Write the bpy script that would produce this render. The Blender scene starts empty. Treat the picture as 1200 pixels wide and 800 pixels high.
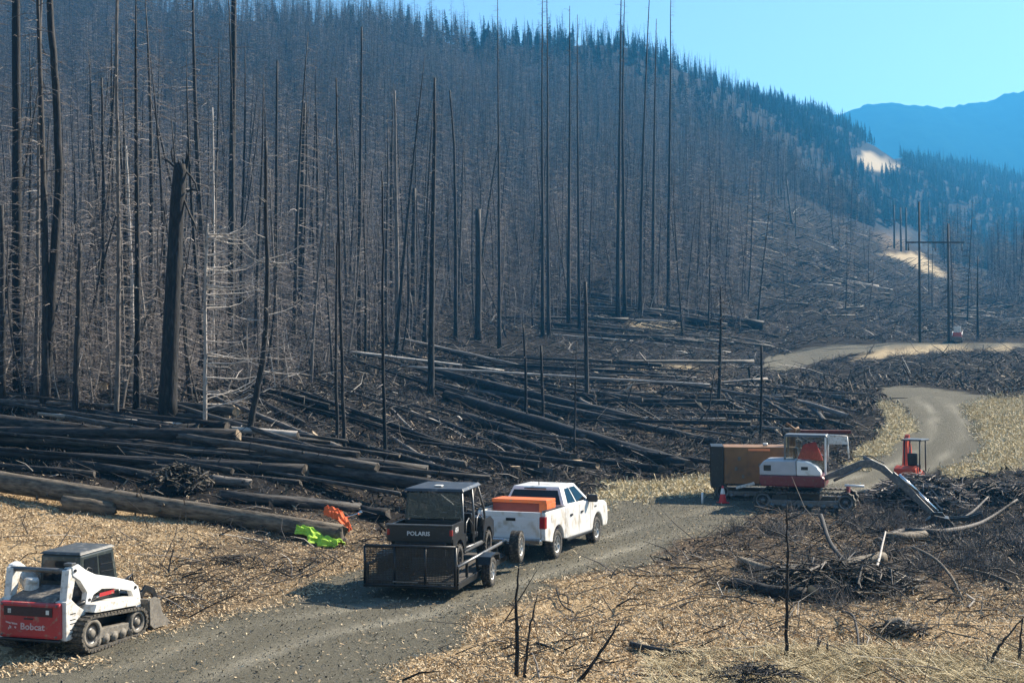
import bpy, bmesh, math, random
import numpy as np
from mathutils import Vector, Matrix, Euler, Quaternion
random.seed(7); np.random.seed(7)
PI = math.pi
S = bpy.context.scene
COL = S.collection

# ------------------------------------------------------------------ camera
F = 1600.0            # focal length in photograph pixels (1200 wide)
CAMZ = 5.25           # eye height above the near track
HOR = 432.0           # horizon row in the photograph
PITCH = math.atan((HOR - 400) / F)
cd = bpy.data.cameras.new('camera'); cam = bpy.data.objects.new('camera', cd); COL.objects.link(cam)
cd.sensor_width = 36; cd.lens = 36 * F / 1200; cd.clip_start = 0.5; cd.clip_end = 20000
cam.location = (0, 0, CAMZ); cam.rotation_euler = (PI / 2 + PITCH, 0, 0)
S.camera = cam
# ------------------------------------------------------------------ sky, sun, exposure
SUN_EL = math.radians(35); SUN_AZ = math.radians(54.5)   # azimuth from +Y towards +X
w = bpy.data.worlds.new('World'); S.world = w; w.use_nodes = True
nt = w.node_tree; bg = nt.nodes['Background']
sky = nt.nodes.new('ShaderNodeTexSky'); sky.sky_type = 'NISHITA'; sky.sun_disc = False
sky.sun_elevation = SUN_EL; sky.sun_rotation = SUN_AZ
sky.air_density = 1.1; sky.dust_density = 0.4; sky.ozone_density = 1.0; sky.altitude = 400
nt.links.new(sky.outputs[0], bg.inputs[0]); bg.inputs[1].default_value = 0.055
sl = bpy.data.lights.new('sun', 'SUN'); sl.energy = 5; sl.angle = math.radians(0.6); sl.color = (1, .88, .71)
so = bpy.data.objects.new('sun', sl); COL.objects.link(so); so.location = (30, 20, 60)
SD = Vector((math.cos(SUN_EL) * math.sin(SUN_AZ), math.cos(SUN_EL) * math.cos(SUN_AZ), math.sin(SUN_EL)))
so.rotation_euler = SD.to_track_quat('Z', 'Y').to_euler()
vs = S.view_settings; vs.view_transform = 'Standard'; vs.look = 'None'; vs.exposure = 1.5; vs.gamma = 1
S.render.film_transparent = False
S.cycles.max_bounces = 6; S.cycles.diffuse_bounces = 2; S.cycles.glossy_bounces = 2
S.cycles.volume_bounces = 1; S.cycles.transparent_max_bounces = 16; S.cycles.transmission_bounces = 4
S.cycles.use_denoising = True; S.cycles.sample_clamp_indirect = 4

# ------------------------------------------------------------------ value noise (numpy)
def _hash(ix, iy, s):
    n = (ix.astype(np.int64) * 374761393 + iy.astype(np.int64) * 668265263 + s * 974634777) & 0x7fffffff
    n = ((n ^ (n >> 13)) * 1274126177) & 0x7fffffff
    return ((n ^ (n >> 16)) & 0xffff) / 65535.0
def vnoise(x, y, s=0):
    x = np.asarray(x, float); y = np.asarray(y, float)
    ix = np.floor(x); iy = np.floor(y); fx = x - ix; fy = y - iy
    fx = fx * fx * (3 - 2 * fx); fy = fy * fy * (3 - 2 * fy)
    a = _hash(ix, iy, s); b = _hash(ix + 1, iy, s); c = _hash(ix, iy + 1, s); d = _hash(ix + 1, iy + 1, s)
    return (a * (1 - fx) + b * fx) * (1 - fy) + (c * (1 - fx) + d * fx) * fy - .5
def fbm(x, y, s=0, o=4):
    r = 0; a = 1.0
    for k in range(o):
        r = r + a * vnoise(x * 2 ** k, y * 2 ** k, s + k * 7); a *= .5
    return r

# ------------------------------------------------------------------ terrain height
# survey points: (column, row, distance) measured off the photograph -> metres
SV = [(0,575,46),(150,580,47),(0,535,53),(0,500,59),(195,497,58),(100,450,75),(0,425,88),(0,385,112),(200,410,98),(250,520,54.5),(330,545,52),
 (-250,520,54),(-250,440,80),(-250,350,130),(450,562,58),(400,540,64),(420,480,88),(560,560,62),(600,500,92),(650,540,68),(500,450,108),(600,425,132),(700,440,122),(700,405,152),(700,352,190),
 (760,545,68),(850,555,65),(850,500,88),(850,462,112),(850,425,142),(800,390,170),(900,432,150),(905,416,160),(1000,409,166),(1078,404,174),(1150,404,180),(1250,404,185),
 (1100,440,128),(1100,468,98),(1060,456,106),(1050,500,82),(1090,545,70),(1150,510,79),(1200,500,82),(1200,470,97),(1200,435,130),(1250,560,65),(1200,580,58),(1350,440,110),
 (0,300,165),(0,200,235),(0,100,330),(0,0,450),(0,-90,560),(200,300,160),(200,100,350),(210,14,500),(-250,150,260),(-250,0,400),
 (300,350,135),(300,200,250),(300,100,370),(310,24,520),(450,300,190),(450,150,330),(450,34,560),(600,350,182),(600,300,225),(600,200,330),(600,100,480),(600,44,590),
 (700,54,640),(700,150,440),(750,300,230),(750,220,340),(750,64,680),(860,340,225),(860,250,340),(860,170,560),(860,103,820),
 (950,360,225),(950,300,300),(930,250,380),(1000,385,200),(1000,350,250),(1000,272,420),(1040,372,235),(1060,296,400),(1035,278,470),(1110,328,345),(1100,385,215),(1180,372,250),(1150,350,300),(1250,380,240),
 (1000,250,640),(1020,190,1080),(960,140,1020),(1040,183,1160),(1100,300,650),(1100,203,1320),(1200,330,520),(1200,290,800),(1200,228,1500),(1350,300,800),(1350,250,1500)]
pts = []
for px, py, d in SV:
    pts.append(((px - 600) / F * d, d, CAMZ + (HOR - py) / F * d))
for X in (-40, -25, -12, 0, 12, 25, 40):
    for Y in (-18, 0, 14, 24): pts.append((X, Y, 0.0))
for X, Y, Z in ((-9, 34, .25), (-13.5, 38, .55), (-3, 36, 0), (6, 34, .0), (-2, 44, 0), (4, 46, 0), (8, 50, 0), (12, 51, .0), (16, 46, -.45), (15.4, 50, -.75), (18.5, 50, -.85), (12, 42, -.15), (17, 56, -.7), (22, 45, -.3), (9, 60, .2), (14, 62, .1), (20, 34, .2), (-5.5, 44, .2), (12, 34, .1)):
    pts.append((X, Y, Z))
# beyond the skylines the land drops away
for px, py, d in ((210,14,500),(310,24,520),(450,34,560),(600,44,590),(750,64,680),(860,103,820),(960,140,1020),(1100,203,1320),(1200,228,1500),(0,-90,560),(1350,250,1500)):
    D = d * 1.5; pts.append(((px - 600) / F * D, D, (CAMZ + (HOR - py) / F * d) * .75))
    D = d * 3; pts.append(((px - 600) / F * D, D, (CAMZ + (HOR - py) / F * d) * .2))
P = np.array(pts)
def _uv(X, Y): 
    R = np.maximum(Y + 26, 2.); return np.stack([np.clip(X / R, -1.4, 1.4) * 4.5, np.log(R) * 1.6], -1)
_c = _uv(P[:, 0], P[:, 1]); _w = 1.0 / (P[:, 1] + 30)
def _k(a, b):
    d2 = ((a[:, None, :] - b[None, :, :]) ** 2).sum(-1); return np.sqrt(d2 + .02)
NP_ = n = len(P); A = np.zeros((n + 3, n + 3)); A[:n, :n] = _k(_c, _c) + np.eye(n) * -.02
A[:n, n] = 1; A[:n, n + 1:] = _c; A[n, :n] = 1; A[n + 1:, :n] = _c.T
_sol = np.linalg.solve(A, np.concatenate([P[:, 2] * _w, np.zeros(3)]))
def H0(X, Y):
    X = np.atleast_1d(np.asarray(X, float)); Y = np.atleast_1d(np.asarray(Y, float)); out = np.empty(len(X))
    for i in range(0, len(X), 40000):
        q = _uv(X[i:i + 40000], Y[i:i + 40000])
        v = _k(q, _c) @ _sol[:NP_] + _sol[NP_] + q @ _sol[NP_ + 1:]
        out[i:i + 40000] = v * (Y[i:i + 40000] + 30)
    return out
def project(X, Y, Z):          # metres -> photograph pixels (used only to look up ground kinds)
    Y = np.maximum(Y, 3.)
    cp, sp = math.cos(PITCH), math.sin(PITCH); z = Z - CAMZ
    dep = Y * cp + z * sp; up = -Y * sp + z * cp
    return 600 + F * X / dep, 400 - F * up / dep
def polymask(px, py, poly, soft):   # 1 inside, falling to 0 over `soft` px
    poly = np.array(poly, float); ins = np.zeros(len(px), bool); dm = np.full(len(px), 1e9)
    for i in range(len(poly)):
        x0, y0 = poly[i - 1]; x1, y1 = poly[i]
        c = ((y0 > py) != (y1 > py)) & (px < (x1 - x0) * (py - y0) / (y1 - y0 + 1e-9) + x0); ins ^= c
        t = np.clip(((px - x0) * (x1 - x0) + (py - y0) * (y1 - y0)) / ((x1 - x0) ** 2 + (y1 - y0) ** 2 + 1e-9), 0, 1)
        dm = np.minimum(dm, np.hypot(px - x0 - t * (x1 - x0), py - y0 - t * (y1 - y0)))
    sd = np.where(ins, dm, -dm); return np.clip(.5 + sd / (2 * soft), 0, 1)
ROAD = [(-900,1400),(-700,830),(-300,800),(0,778),(200,742),(330,694),(440,664),(600,622),(700,597),(760,582),(835,574),(930,562),(1000,545),(1050,524),(1073,500),(1062,478),(1036,464),(1028,452),(1080,453),(1155,463),(1163,468),(1130,480),(1150,497),(1153,520),(1135,540),(1100,553),(1060,563),(1000,582),(900,600),(830,625),(720,662),(620,702),(540,742),(470,800),(380,1100),(300,1500)]
ROAD2 = [(893,434),(897,419),(960,406),(1040,402),(1420,402),(1420,407),(1060,408),(1000,414),(950,426),(920,437)]
CHIP_L = [(-900,560),(0,566),(130,592),(300,632),(420,622),(455,640),(440,664),(330,694),(200,742),(0,778),(-900,830)]
CHIP_R = [(470,800),(540,742),(640,695),(740,662),(850,655),(880,690),(960,715),(1100,700),(1200,690),(1500,690),(1500,1500),(300,1500)]
GRASSY = [[(1128,480),(1165,466),(1200,466),(1500,450),(1500,555),(1200,552),(1105,556),(1150,530)],
          [(1028,470),(1052,476),(1075,500),(1050,524),(1010,548),(985,548),(1040,500)],
          [(690,585),(700,572),(780,562),(850,556),(850,574),(760,584),(700,597)]]
YELLOW = [[(1030,411),(1060,406),(1100,405),(1142,410),(1080,415),(1000,421)],[(1145,412),(1180,403),(1195,411)],
          [(1033,297),(1078,297),(1112,324),(1085,320),(1060,307)],[(998,186),(1022,179),(1056,194),(1046,203),(1015,199)],
          [(735,430),(800,429),(820,431),(790,434),(740,433)],[(735,378),(790,376),(800,384),(740,386)]]
DIRT = [[(230,640),(330,610),(430,600),(460,640),(330,700),(200,745),(150,730)],[(820,600),(1000,590),(1100,640),(1180,700),(1000,725),(870,700),(740,665)],
        [(1025,275),(1064,274),(1060,292),(1040,294)],[(700,440),(850,435),(850,500),(700,520)]]
def kinds(X, Y, Z):
    px, py = project(X, Y, Z)
    wob = fbm(X * .5, Y * .5, 3) * (16 * np.clip(30 / np.maximum(Y, 5), .1, 2)); py2 = py + wob; px2 = px + wob * 2
    near = np.clip(35 / np.maximum(Y, 8), .1, 3); front = (Y > 3)
    road = np.maximum(polymask(px2, py2, ROAD, 7 * near), polymask(px, py, ROAD2, 1.5)) * front
    chip = np.maximum(polymask(px2, py2, CHIP_L, 12 * near), polymask(px2, py2, CHIP_R, 12 * near)) * front
    gr = 0; ye = 0; di = 0
    for p in GRASSY: gr = np.maximum(gr, polymask(px2, py2, p, 5))
    yx = 5 * vnoise(px * .12, py * .3, 81) + 3 * vnoise(px * .4, py * .8, 82); yy = 3 * vnoise(px * .15, py * .35, 83) + 3 * vnoise(px * .5, py * 1., 84)
    for p in YELLOW: ye = np.maximum(ye, polymask(px + yx, py + yy, p, 1.5))
    for p in DIRT: di = np.maximum(di, polymask(px2, py2, p, 16))
    return px, py, road, chip, gr * front, ye * front, di * front
TRACKLINE = [(120,812),(330,738),(470,712),(600,672),(720,635),(860,596),(1000,566),(1075,543),(1108,515),(1112,490),(1090,468)]
def _trackline():
    out = []
    for px, py in TRACKLINE:
        best = None
        for d in np.exp(np.linspace(math.log(15), math.log(140), 500)):
            X = (px - 600) / F * d; Z = CAMZ + (HOR - py) / F * d
            if Z < H0([X], [d])[0]: break
        out.append((X, d))
    return out
TL_ = _trackline()
def rut(X, Y):
    dm = np.full(len(X), 1e9)
    for (x0, y0), (x1, y1) in zip(TL_[:-1], TL_[1:]):
        t = np.clip(((X - x0) * (x1 - x0) + (Y - y0) * (y1 - y0)) / ((x1 - x0) ** 2 + (y1 - y0) ** 2), 0, 1); dm = np.minimum(dm, np.hypot(X - x0 - t * (x1 - x0), Y - y0 - t * (y1 - y0)))
    dm = dm + .25 * vnoise(X * .25, Y * .25, 61)
    return np.exp(-((dm - .85) / .28) ** 2)
def HN(X, Y, road=None):      # full height with relief
    X = np.atleast_1d(np.asarray(X, float)); Y = np.atleast_1d(np.asarray(Y, float))
    z = H0(X, Y); px, py = project(X, Y, z)
    r = np.maximum(polymask(px, py, ROAD, 14), polymask(px, py, ROAD2, 3)) * (Y > 3)
    rough = 1 - .82 * r
    far = np.clip((Y - 60) / 200, 0, 1)
    z = z + rough * (.16 * fbm(X * .45, Y * .45, 11, 3) + .06 * fbm(X * 2.2, Y * 2.2, 5, 3)) + far * 2.2 * fbm(X * .06, Y * .06, 21, 4) + np.clip((Y - 300) / 400, 0, 1) * 9 * fbm(X * .012, Y * .012, 33, 4)
    return z - .035 * rut(X, Y) * r
def Hs(x, y): return float(HN([x], [y])[0])
def G(px, py, dmin=14., dmax=2600.):    # ground point seen at a photograph pixel
    ds = np.exp(np.linspace(math.log(dmin), math.log(dmax), 900))
    cp, sp = math.cos(PITCH), math.sin(PITCH); t = (400 - py) / F
    X = (px - 600) / F * ds; Yw = cp * ds - sp * t * ds; Zw = CAMZ + sp * ds + cp * t * ds
    h = HN(X, Yw); k = np.nonzero(Zw < h)[0]
    if len(k) == 0: i = int(np.argmin(Zw - h))
    else:
        i = k[0]
    return Vector((X[i], Yw[i], h[i]))
def AT(px, py, depth):                  # point at a pixel and a given distance
    cp, sp = math.cos(PITCH), math.sin(PITCH); t = (400 - py) / F
    return Vector(((px - 600) / F * depth, cp * depth - sp * t * depth, CAMZ + sp * depth + cp * t * depth))

# ------------------------------------------------------------------ materials
def node(nt, t, **k):
    nd = nt.nodes.new(t)
    for a, b in k.items():
        if a in nd.inputs.keys() if isinstance(a, str) else False: nd.inputs[a].default_value = b
        else: setattr(nd, a, b)
    return nd
MATS = {}
def mat(name, col, rough=.7, metal=0, var=.15, scale=6., bump=.0, bscale=30., col2=None, dirt=None, dirt_amt=.0, coat=0, spec=.5, objrand=0.):
    if name in MATS: return MATS[name]
    m = bpy.data.materials.new(name); m.use_nodes = True; nt = m.node_tree; b = nt.nodes['Principled BSDF']
    b.inputs['Roughness'].default_value = rough; b.inputs['Metallic'].default_value = metal
    b.inputs['Coat Weight'].default_value = coat; b.inputs['Specular IOR Level'].default_value = spec
    tc = nt.nodes.new('ShaderNodeTexCoord'); nz = nt.nodes.new('ShaderNodeTexNoise'); nz.inputs['Scale'].default_value = scale; nz.inputs['Detail'].default_value = 5
    nt.links.new(tc.outputs['Object'], nz.inputs['Vector'])
    rp = nt.nodes.new('ShaderNodeValToRGB'); rp.color_ramp.elements[0].position = .32; rp.color_ramp.elements[1].position = .68
    c2 = col2 or tuple(c * (1 - var) for c in col)
    rp.color_ramp.elements[0].color = (*c2, 1); rp.color_ramp.elements[1].color = (*col, 1)
    nt.links.new(nz.outputs['Fac'], rp.inputs[0]); out = rp.outputs[0]
    if dirt:
        n2 = nt.nodes.new('ShaderNodeTexNoise'); n2.inputs['Scale'].default_value = scale * 2.3; n2.inputs['Detail'].default_value = 8; nt.links.new(tc.outputs['Object'], n2.inputs['Vector'])
        mr = nt.nodes.new('ShaderNodeMapRange'); mr.inputs[1].default_value = .62 - dirt_amt * .4; mr.inputs[2].default_value = .72; nt.links.new(n2.outputs['Fac'], mr.inputs[0])
        mx = nt.nodes.new('ShaderNodeMix'); mx.data_type = 'RGBA'; nt.links.new(mr.outputs[0], mx.inputs[0]); nt.links.new(out, mx.inputs[6]); mx.inputs[7].default_value = (*dirt, 1); out = mx.outputs[2]
    if objrand:
        oi = nt.nodes.new('ShaderNodeObjectInfo'); mr = nt.nodes.new('ShaderNodeMapRange'); mr.inputs[3].default_value = 1 - objrand; mr.inputs[4].default_value = 1 + objrand
        nt.links.new(oi.outputs['Random'], mr.inputs[0]); vm = nt.nodes.new('ShaderNodeVectorMath'); vm.operation = 'SCALE'
        nt.links.new(out, vm.inputs[0]); nt.links.new(mr.outputs[0], vm.inputs['Scale']); out = vm.outputs[0]
    nt.links.new(out, b.inputs['Base Color'])
    if bump:
        n3 = nt.nodes.new('ShaderNodeTexNoise'); n3.inputs['Scale'].default_value = bscale; n3.inputs['Detail'].default_value = 6; nt.links.new(tc.outputs['Object'], n3.inputs['Vector'])
        bp = nt.nodes.new('ShaderNodeBump'); bp.inputs['Strength'].default_value = bump; bp.inputs['Distance'].default_value = .05
        nt.links.new(n3.outputs['Fac'], bp.inputs['Height']); nt.links.new(bp.outputs[0], b.inputs['Normal'])
    MATS[name] = m; return m
def glass_mat():
    if 'window_glass' in MATS: return MATS['window_glass']
    m = bpy.data.materials.new('window_glass'); m.use_nodes = True; b = m.node_tree.nodes['Principled BSDF']
    b.inputs['Base Color'].default_value = (.012, .016, .02, 1); b.inputs['Roughness'].default_value = .06; b.inputs['Specular IOR Level'].default_value = .4
    MATS['window_glass'] = m; return m
# ------------------------------------------------------------------ ground sheets
def ground_material(name):
    m = bpy.data.materials.new(name); m.use_nodes = True; nt = m.node_tree; b = nt.nodes['Principled BSDF']
    b.inputs['Roughness'].default_value = .95; b.inputs['Specular IOR Level'].default_value = .04
    L = nt.links.new; g = nt.nodes.new('ShaderNodeNewGeometry')
    def att(n):
        a = nt.nodes.new('ShaderNodeAttribute'); a.attribute_name = n; return a
    def noise(sc, det=6, rough=.6, stretch=None):
        z = nt.nodes.new('ShaderNodeTexNoise'); z.inputs['Scale'].default_value = sc; z.inputs['Detail'].default_value = det; z.inputs['Roughness'].default_value = rough
        if stretch:
            mp = nt.nodes.new('ShaderNodeMapping'); mp.inputs['Scale'].default_value = stretch; L(g.outputs['Position'], mp.inputs[0]); L(mp.outputs[0], z.inputs['Vector'])
        else: L(g.outputs['Position'], z.inputs['Vector'])
        return z.outputs['Fac']
    def ramp(f, stops):
        r = nt.nodes.new('ShaderNodeValToRGB'); e = r.color_ramp.elements
        e[0].position, e[0].color = stops[0][0], (*stops[0][1], 1); e[1].position, e[1].color = stops[-1][0], (*stops[-1][1], 1)
        for p, c in stops[1:-1]: q = e.new(p); q.color = (*c, 1)
        L(f, r.inputs[0]); return r.outputs[0]
    def mix(f, a, b_):
        x = nt.nodes.new('ShaderNodeMix'); x.data_type = 'RGBA'; L(f, x.inputs[0]); L(a, x.inputs[6]); L(b_, x.inputs[7]); return x.outputs[2]
    def edge(a, nf, k=.35):       # attribute with a noisy edge
        x = nt.nodes.new('ShaderNodeMath'); x.operation = 'MULTIPLY_ADD'; L(nf, x.inputs[0]); x.inputs[1].default_value = k * 2; L(a, x.inputs[2])
        r = nt.nodes.new('ShaderNodeMapRange'); r.inputs[1].default_value = k + .30; r.inputs[2].default_value = k + .70; L(x.outputs[0], r.inputs[0]); return r.outputs[0]
    n1 = noise(.8); n2 = noise(9, 8, .7); n3 = noise(40, 4, .7); n4 = noise(.12, 5)
    nm = noise(.35, 9, .75)
    burnt = mix(nm, ramp(n2, [(.3, (.008, .008, .009)), (.55, (.026, .024, .024)), (.75, (.085, .076, .068))]), ramp(n2, [(.3, (.008, .008, .008)), (.6, (.024, .021, .019)), (.78, (.065, .056, .048))]))
    burnt = mix(ramp(nm, [(.42, (0, 0, 0)), (.62, (.8, .8, .8))]), burnt, ramp(nm, [(.3, (.006, .006, .006)), (.7, (.034, .029, .026))]))
    road = mix(n1, ramp(n2, [(.3, (.085, .078, .062)), (.6, (.15, .14, .11)), (.75, (.24, .215, .165))]), ramp(n3, [(.3, (.09, .086, .068)), (.7, (.18, .168, .13))]))
    chips = mix(n1, ramp(n3, [(.3, (.27, .185, .10)), (.5, (.44, .325, .19)), (.7, (.56, .44, .28))]), ramp(n2, [(.3, (.24, .165, .09)), (.5, (.42, .31, .185)), (.7, (.54, .42, .27))]))
    grass = mix(n1, ramp(n2, [(.3, (.16, .13, .07)), (.5, (.36, .30, .18)), (.7, (.50, .43, .27))]), ramp(n3, [(.3, (.17, .16, .08)), (.7, (.46, .40, .25))]))
    yellow = ramp(n2, [(.3, (.27, .21, .13)), (.7, (.48, .39, .25))])
    dirt = ramp(n2, [(.28, (.05, .038, .028)), (.5, (.115, .085, .06)), (.72, (.24, .19, .13))])
    c = mix(edge(att('dirt').outputs['Fac'], n1), burnt, dirt)
    c = mix(edge(att('grass').outputs['Fac'], n1), c, grass)
    c = mix(edge(att('chips').outputs['Fac'], n1), c, chips)
    road = mix(att('rut').outputs['Fac'], road, ramp(n2, [(.3, (.17, .16, .13)), (.7, (.34, .315, .25))]))
    c = mix(edge(att('road').outputs['Fac'], n2, .25), c, road)
    c = mix(att('yellow').outputs['Fac'], c, yellow)
    md = nt.nodes.new('ShaderNodeMath'); md.operation = 'MULTIPLY'; L(att('dirt').outputs['Fac'], md.inputs[0]); L(edge(att('chips').outputs['Fac'], n1), md.inputs[1])
    md2 = nt.nodes.new('ShaderNodeMath'); md2.operation = 'MULTIPLY'; md2.inputs[1].default_value = .75; L(md.outputs[0], md2.inputs[0])
    c = mix(md2.outputs[0], c, dirt)
    L(c, b.inputs['Base Color'])
    ad = nt.nodes.new('ShaderNodeMath'); ad.operation = 'ADD'; L(n2, ad.inputs[0]); L(n3, ad.inputs[1])
    bp = nt.nodes.new('ShaderNodeBump'); bp.inputs['Strength'].default_value = .7; bp.inputs['Distance'].default_value = .08; L(ad.outputs[0], bp.inputs['Height']); L(bp.outputs[0], b.inputs['Normal'])
    return m
GM = ground_material('burnt_ground')
def build_ground():
    na, nr = 470, 540
    t = np.linspace(-1, 1, na); ang = np.radians(62) * (.40 * t + .60 * t ** 3)
    r = 9 * np.exp(np.linspace(0, 1, nr) * math.log(4300 / 9.))
    # more rows between 30 and 140 m
    q = np.linspace(0, 1, nr); lr = np.interp(q, [0, .05, .60, .90, 1], [math.log(9), math.log(38), math.log(150), math.log(1600), math.log(4600)]); r = np.exp(lr)
    A, R = np.meshgrid(ang, r); X = (R * np.tan(A)).ravel(); Y = (R - 26).ravel()
    Z = HN(X, Y)
    px, py, road, chip, gr, ye, di = kinds(X, Y, Z)
    V = np.stack([X, Y, Z], -1)
    i = np.arange(na * nr).reshape(nr, na); Q = np.stack([i[:-1, :-1], i[:-1, 1:], i[1:, 1:], i[1:, :-1]], -1).reshape(-1, 4)
    isr = road[Q].mean(1) > .5; isc = (~isr) & (chip[Q].mean(1) > .5)
    for nm, sel in (('gravel_road', isr), ('wood_chip_ground', isc), ('burnt_ground', ~(isr | isc))):
        f = Q[sel]; used = np.unique(f); mp = np.zeros(len(V), int); mp[used] = np.arange(len(used)); f = mp[f]
        me = bpy.data.meshes.new(nm); me.from_pydata(V[used].tolist(), [], f.tolist()); me.update()
        for an, arr in (('road', road), ('chips', chip), ('grass', gr), ('yellow', ye), ('dirt', di), ('rut', .95 * rut(X, Y) * np.clip(.6 + 1.2 * vnoise(X * .4, Y * .4, 71), 0, 1))):
            at = me.attributes.new(an, 'FLOAT', 'POINT'); at.data.foreach_set('value', arr[used].astype(np.float32))
        me.shade_smooth(); me.materials.append(GM)
        o = bpy.data.objects.new(nm, me); COL.objects.link(o); o['kind'] = 'structure'
build_ground()
def build_far_hill():
    prof = [(-900, 40), (-300, 100), (100, 120), (500, 150), (800, 150), (930, 143), (985, 134), (1000, 128), (1020, 121), (1050, 119), (1075, 123), (1110, 125), (1140, 121), (1160, 117), (1180, 110), (1200, 105), (1260, 90), (1400, 80), (1800, 60), (2400, 130)]
    xs = np.linspace(-900, 2400, 620); rows = np.linspace(0, 1, 60); D = 2350
    top = np.interp(xs, *zip(*prof)); zt = CAMZ + (HOR - top) / F * D
    V = []; 
    for k, s in enumerate(rows):
        Y = D - 900 * (1 - s) if s <= 1 else D
        X = (xs - 600) / F * D * (1 - .1 * (1 - s)); hh = zt * (s ** .8)
        gully = fbm(xs * .02 + s * .8, s * 3 + xs * .004, 50, 4) * 1.5 * math.sin(PI * s) + fbm(xs * .15, s * 8, 60, 3) * (2.5 + .5 * math.sin(PI * s)) + vnoise(xs * 1.1, s * 31, 5) * 4
        V += list(zip(X, np.full_like(X, Y) + fbm(xs * .02, s * 2, 9) * 6 * math.sin(PI * s), hh + gully))
    for k in range(1, 6):
        X = (xs - 600) / F * D; V += list(zip(X, np.full_like(X, D + 120 * k), zt - 30 * k * k))
    V = np.array(V); na = len(xs); nr = len(V) // na; i = np.arange(na * nr).reshape(nr, na); Q = np.stack([i[:-1, :-1], i[:-1, 1:], i[1:, 1:], i[1:, :-1]], -1).reshape(-1, 4)
    me = bpy.data.meshes.new('far_hill'); me.from_pydata(V.tolist(), [], Q.tolist()); me.materials.append(mat('far_forest', (.010, .026, .018), .95, var=.5, scale=.03, bump=0, spec=0.)); me.shade_smooth()
    o = bpy.data.objects.new('far_hill', me); COL.objects.link(o); o['kind'] = 'structure'
build_far_hill()
def build_rear_ground():
    xs = np.linspace(-420, 420, 60); ys = np.linspace(-400, -14, 30); A, B = np.meshgrid(xs, ys); Z = -.06 + .5 * fbm(A * .02, B * .02, 4) * np.clip((-25 - B) / 60, 0, 1)
    i = np.arange(60 * 30).reshape(30, 60); Q = np.stack([i[:-1, :-1], i[:-1, 1:], i[1:, 1:], i[1:, :-1]], -1).reshape(-1, 4)
    me = bpy.data.meshes.new('ground'); me.from_pydata(np.stack([A.ravel(), B.ravel(), Z.ravel() - .1], -1).tolist(), [], Q.tolist()); me.materials.append(GM); me.shade_smooth()
    o = bpy.data.objects.new('ground', me); COL.objects.link(o); o['kind'] = 'structure'
build_rear_ground()
def build_haze():
    x0, x1, y0, y1, z0, z1 = -3300, 3300, -420, 5200, -14, 560
    V = [(x, y, z) for x in (x0, x1) for y in (y0, y1) for z in (z0, z1)]
    me = bpy.data.meshes.new('haze'); me.from_pydata(V, [], [(0, 1, 3, 2), (4, 6, 7, 5), (0, 4, 5, 1), (2, 3, 7, 6), (0, 2, 6, 4), (1, 5, 7, 3)])
    m = bpy.data.materials.new('haze_air'); m.use_nodes = True; nt = m.node_tree; nt.nodes.remove(nt.nodes['Principled BSDF'])
    v = nt.nodes.new('ShaderNodeVolumePrincipled'); v.inputs['Color'].default_value = (.08, .47, .98, 1); v.inputs['Density'].default_value = HAZE; v.inputs['Anisotropy'].default_value = .3
    nt.links.new(v.outputs[0], nt.nodes['Material Output'].inputs['Volume']); me.materials.append(m)
    o = bpy.data.objects.new('haze', me); COL.objects.link(o); o['kind'] = 'stuff'
HAZE = .00027
build_haze()
# ------------------------------------------------------------------ object helpers
def tag(o, label=None, cat=None, group=None, kind=None):
    for k, v in (('label', label), ('category', cat), ('group', group), ('kind', kind)):
        if v: o[k] = v
    return o
def mk(name, V, Fc, mats, parent=None, smooth=False, mi=None, loc=None):
    me = bpy.data.meshes.new(name); me.from_pydata([tuple(v) for v in V], [], [tuple(f) for f in Fc])
    for m in (mats if isinstance(mats, (list, tuple)) else [mats]): me.materials.append(m)
    if mi is not None: me.polygons.foreach_set('material_index', mi)
    if smooth: me.shade_smooth()
    me.update(); o = bpy.data.objects.new(name, me); COL.objects.link(o)
    if parent: o.parent = parent
    if loc is not None: o.location = loc
    return o
def link(name, me, parent=None):
    o = bpy.data.objects.new(name, me); COL.objects.link(o)
    if parent: o.parent = parent
    return o
def empty(name, loc=(0, 0, 0), rz=0, label=None, cat=None, group=None):
    o = bpy.data.objects.new(name, None); COL.objects.link(o); o.location = loc; o.rotation_euler = (0, 0, rz); o.empty_display_size = .3
    return tag(o, label, cat, group)
def ordinal(n):
    a = ['zeroth', 'first', 'second', 'third', 'fourth', 'fifth', 'sixth', 'seventh', 'eighth', 'ninth', 'tenth', 'eleventh', 'twelfth', 'thirteenth', 'fourteenth', 'fifteenth', 'sixteenth', 'seventeenth', 'eighteenth', 'nineteenth']
    if n < 20: return a[n]
    t = ['', '', 'twenty', 'thirty', 'forty', 'fifty', 'sixty'][n // 10]
    return (t[:-1] + 'ieth') if n % 10 == 0 else t + '-' + a[n % 10]
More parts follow.
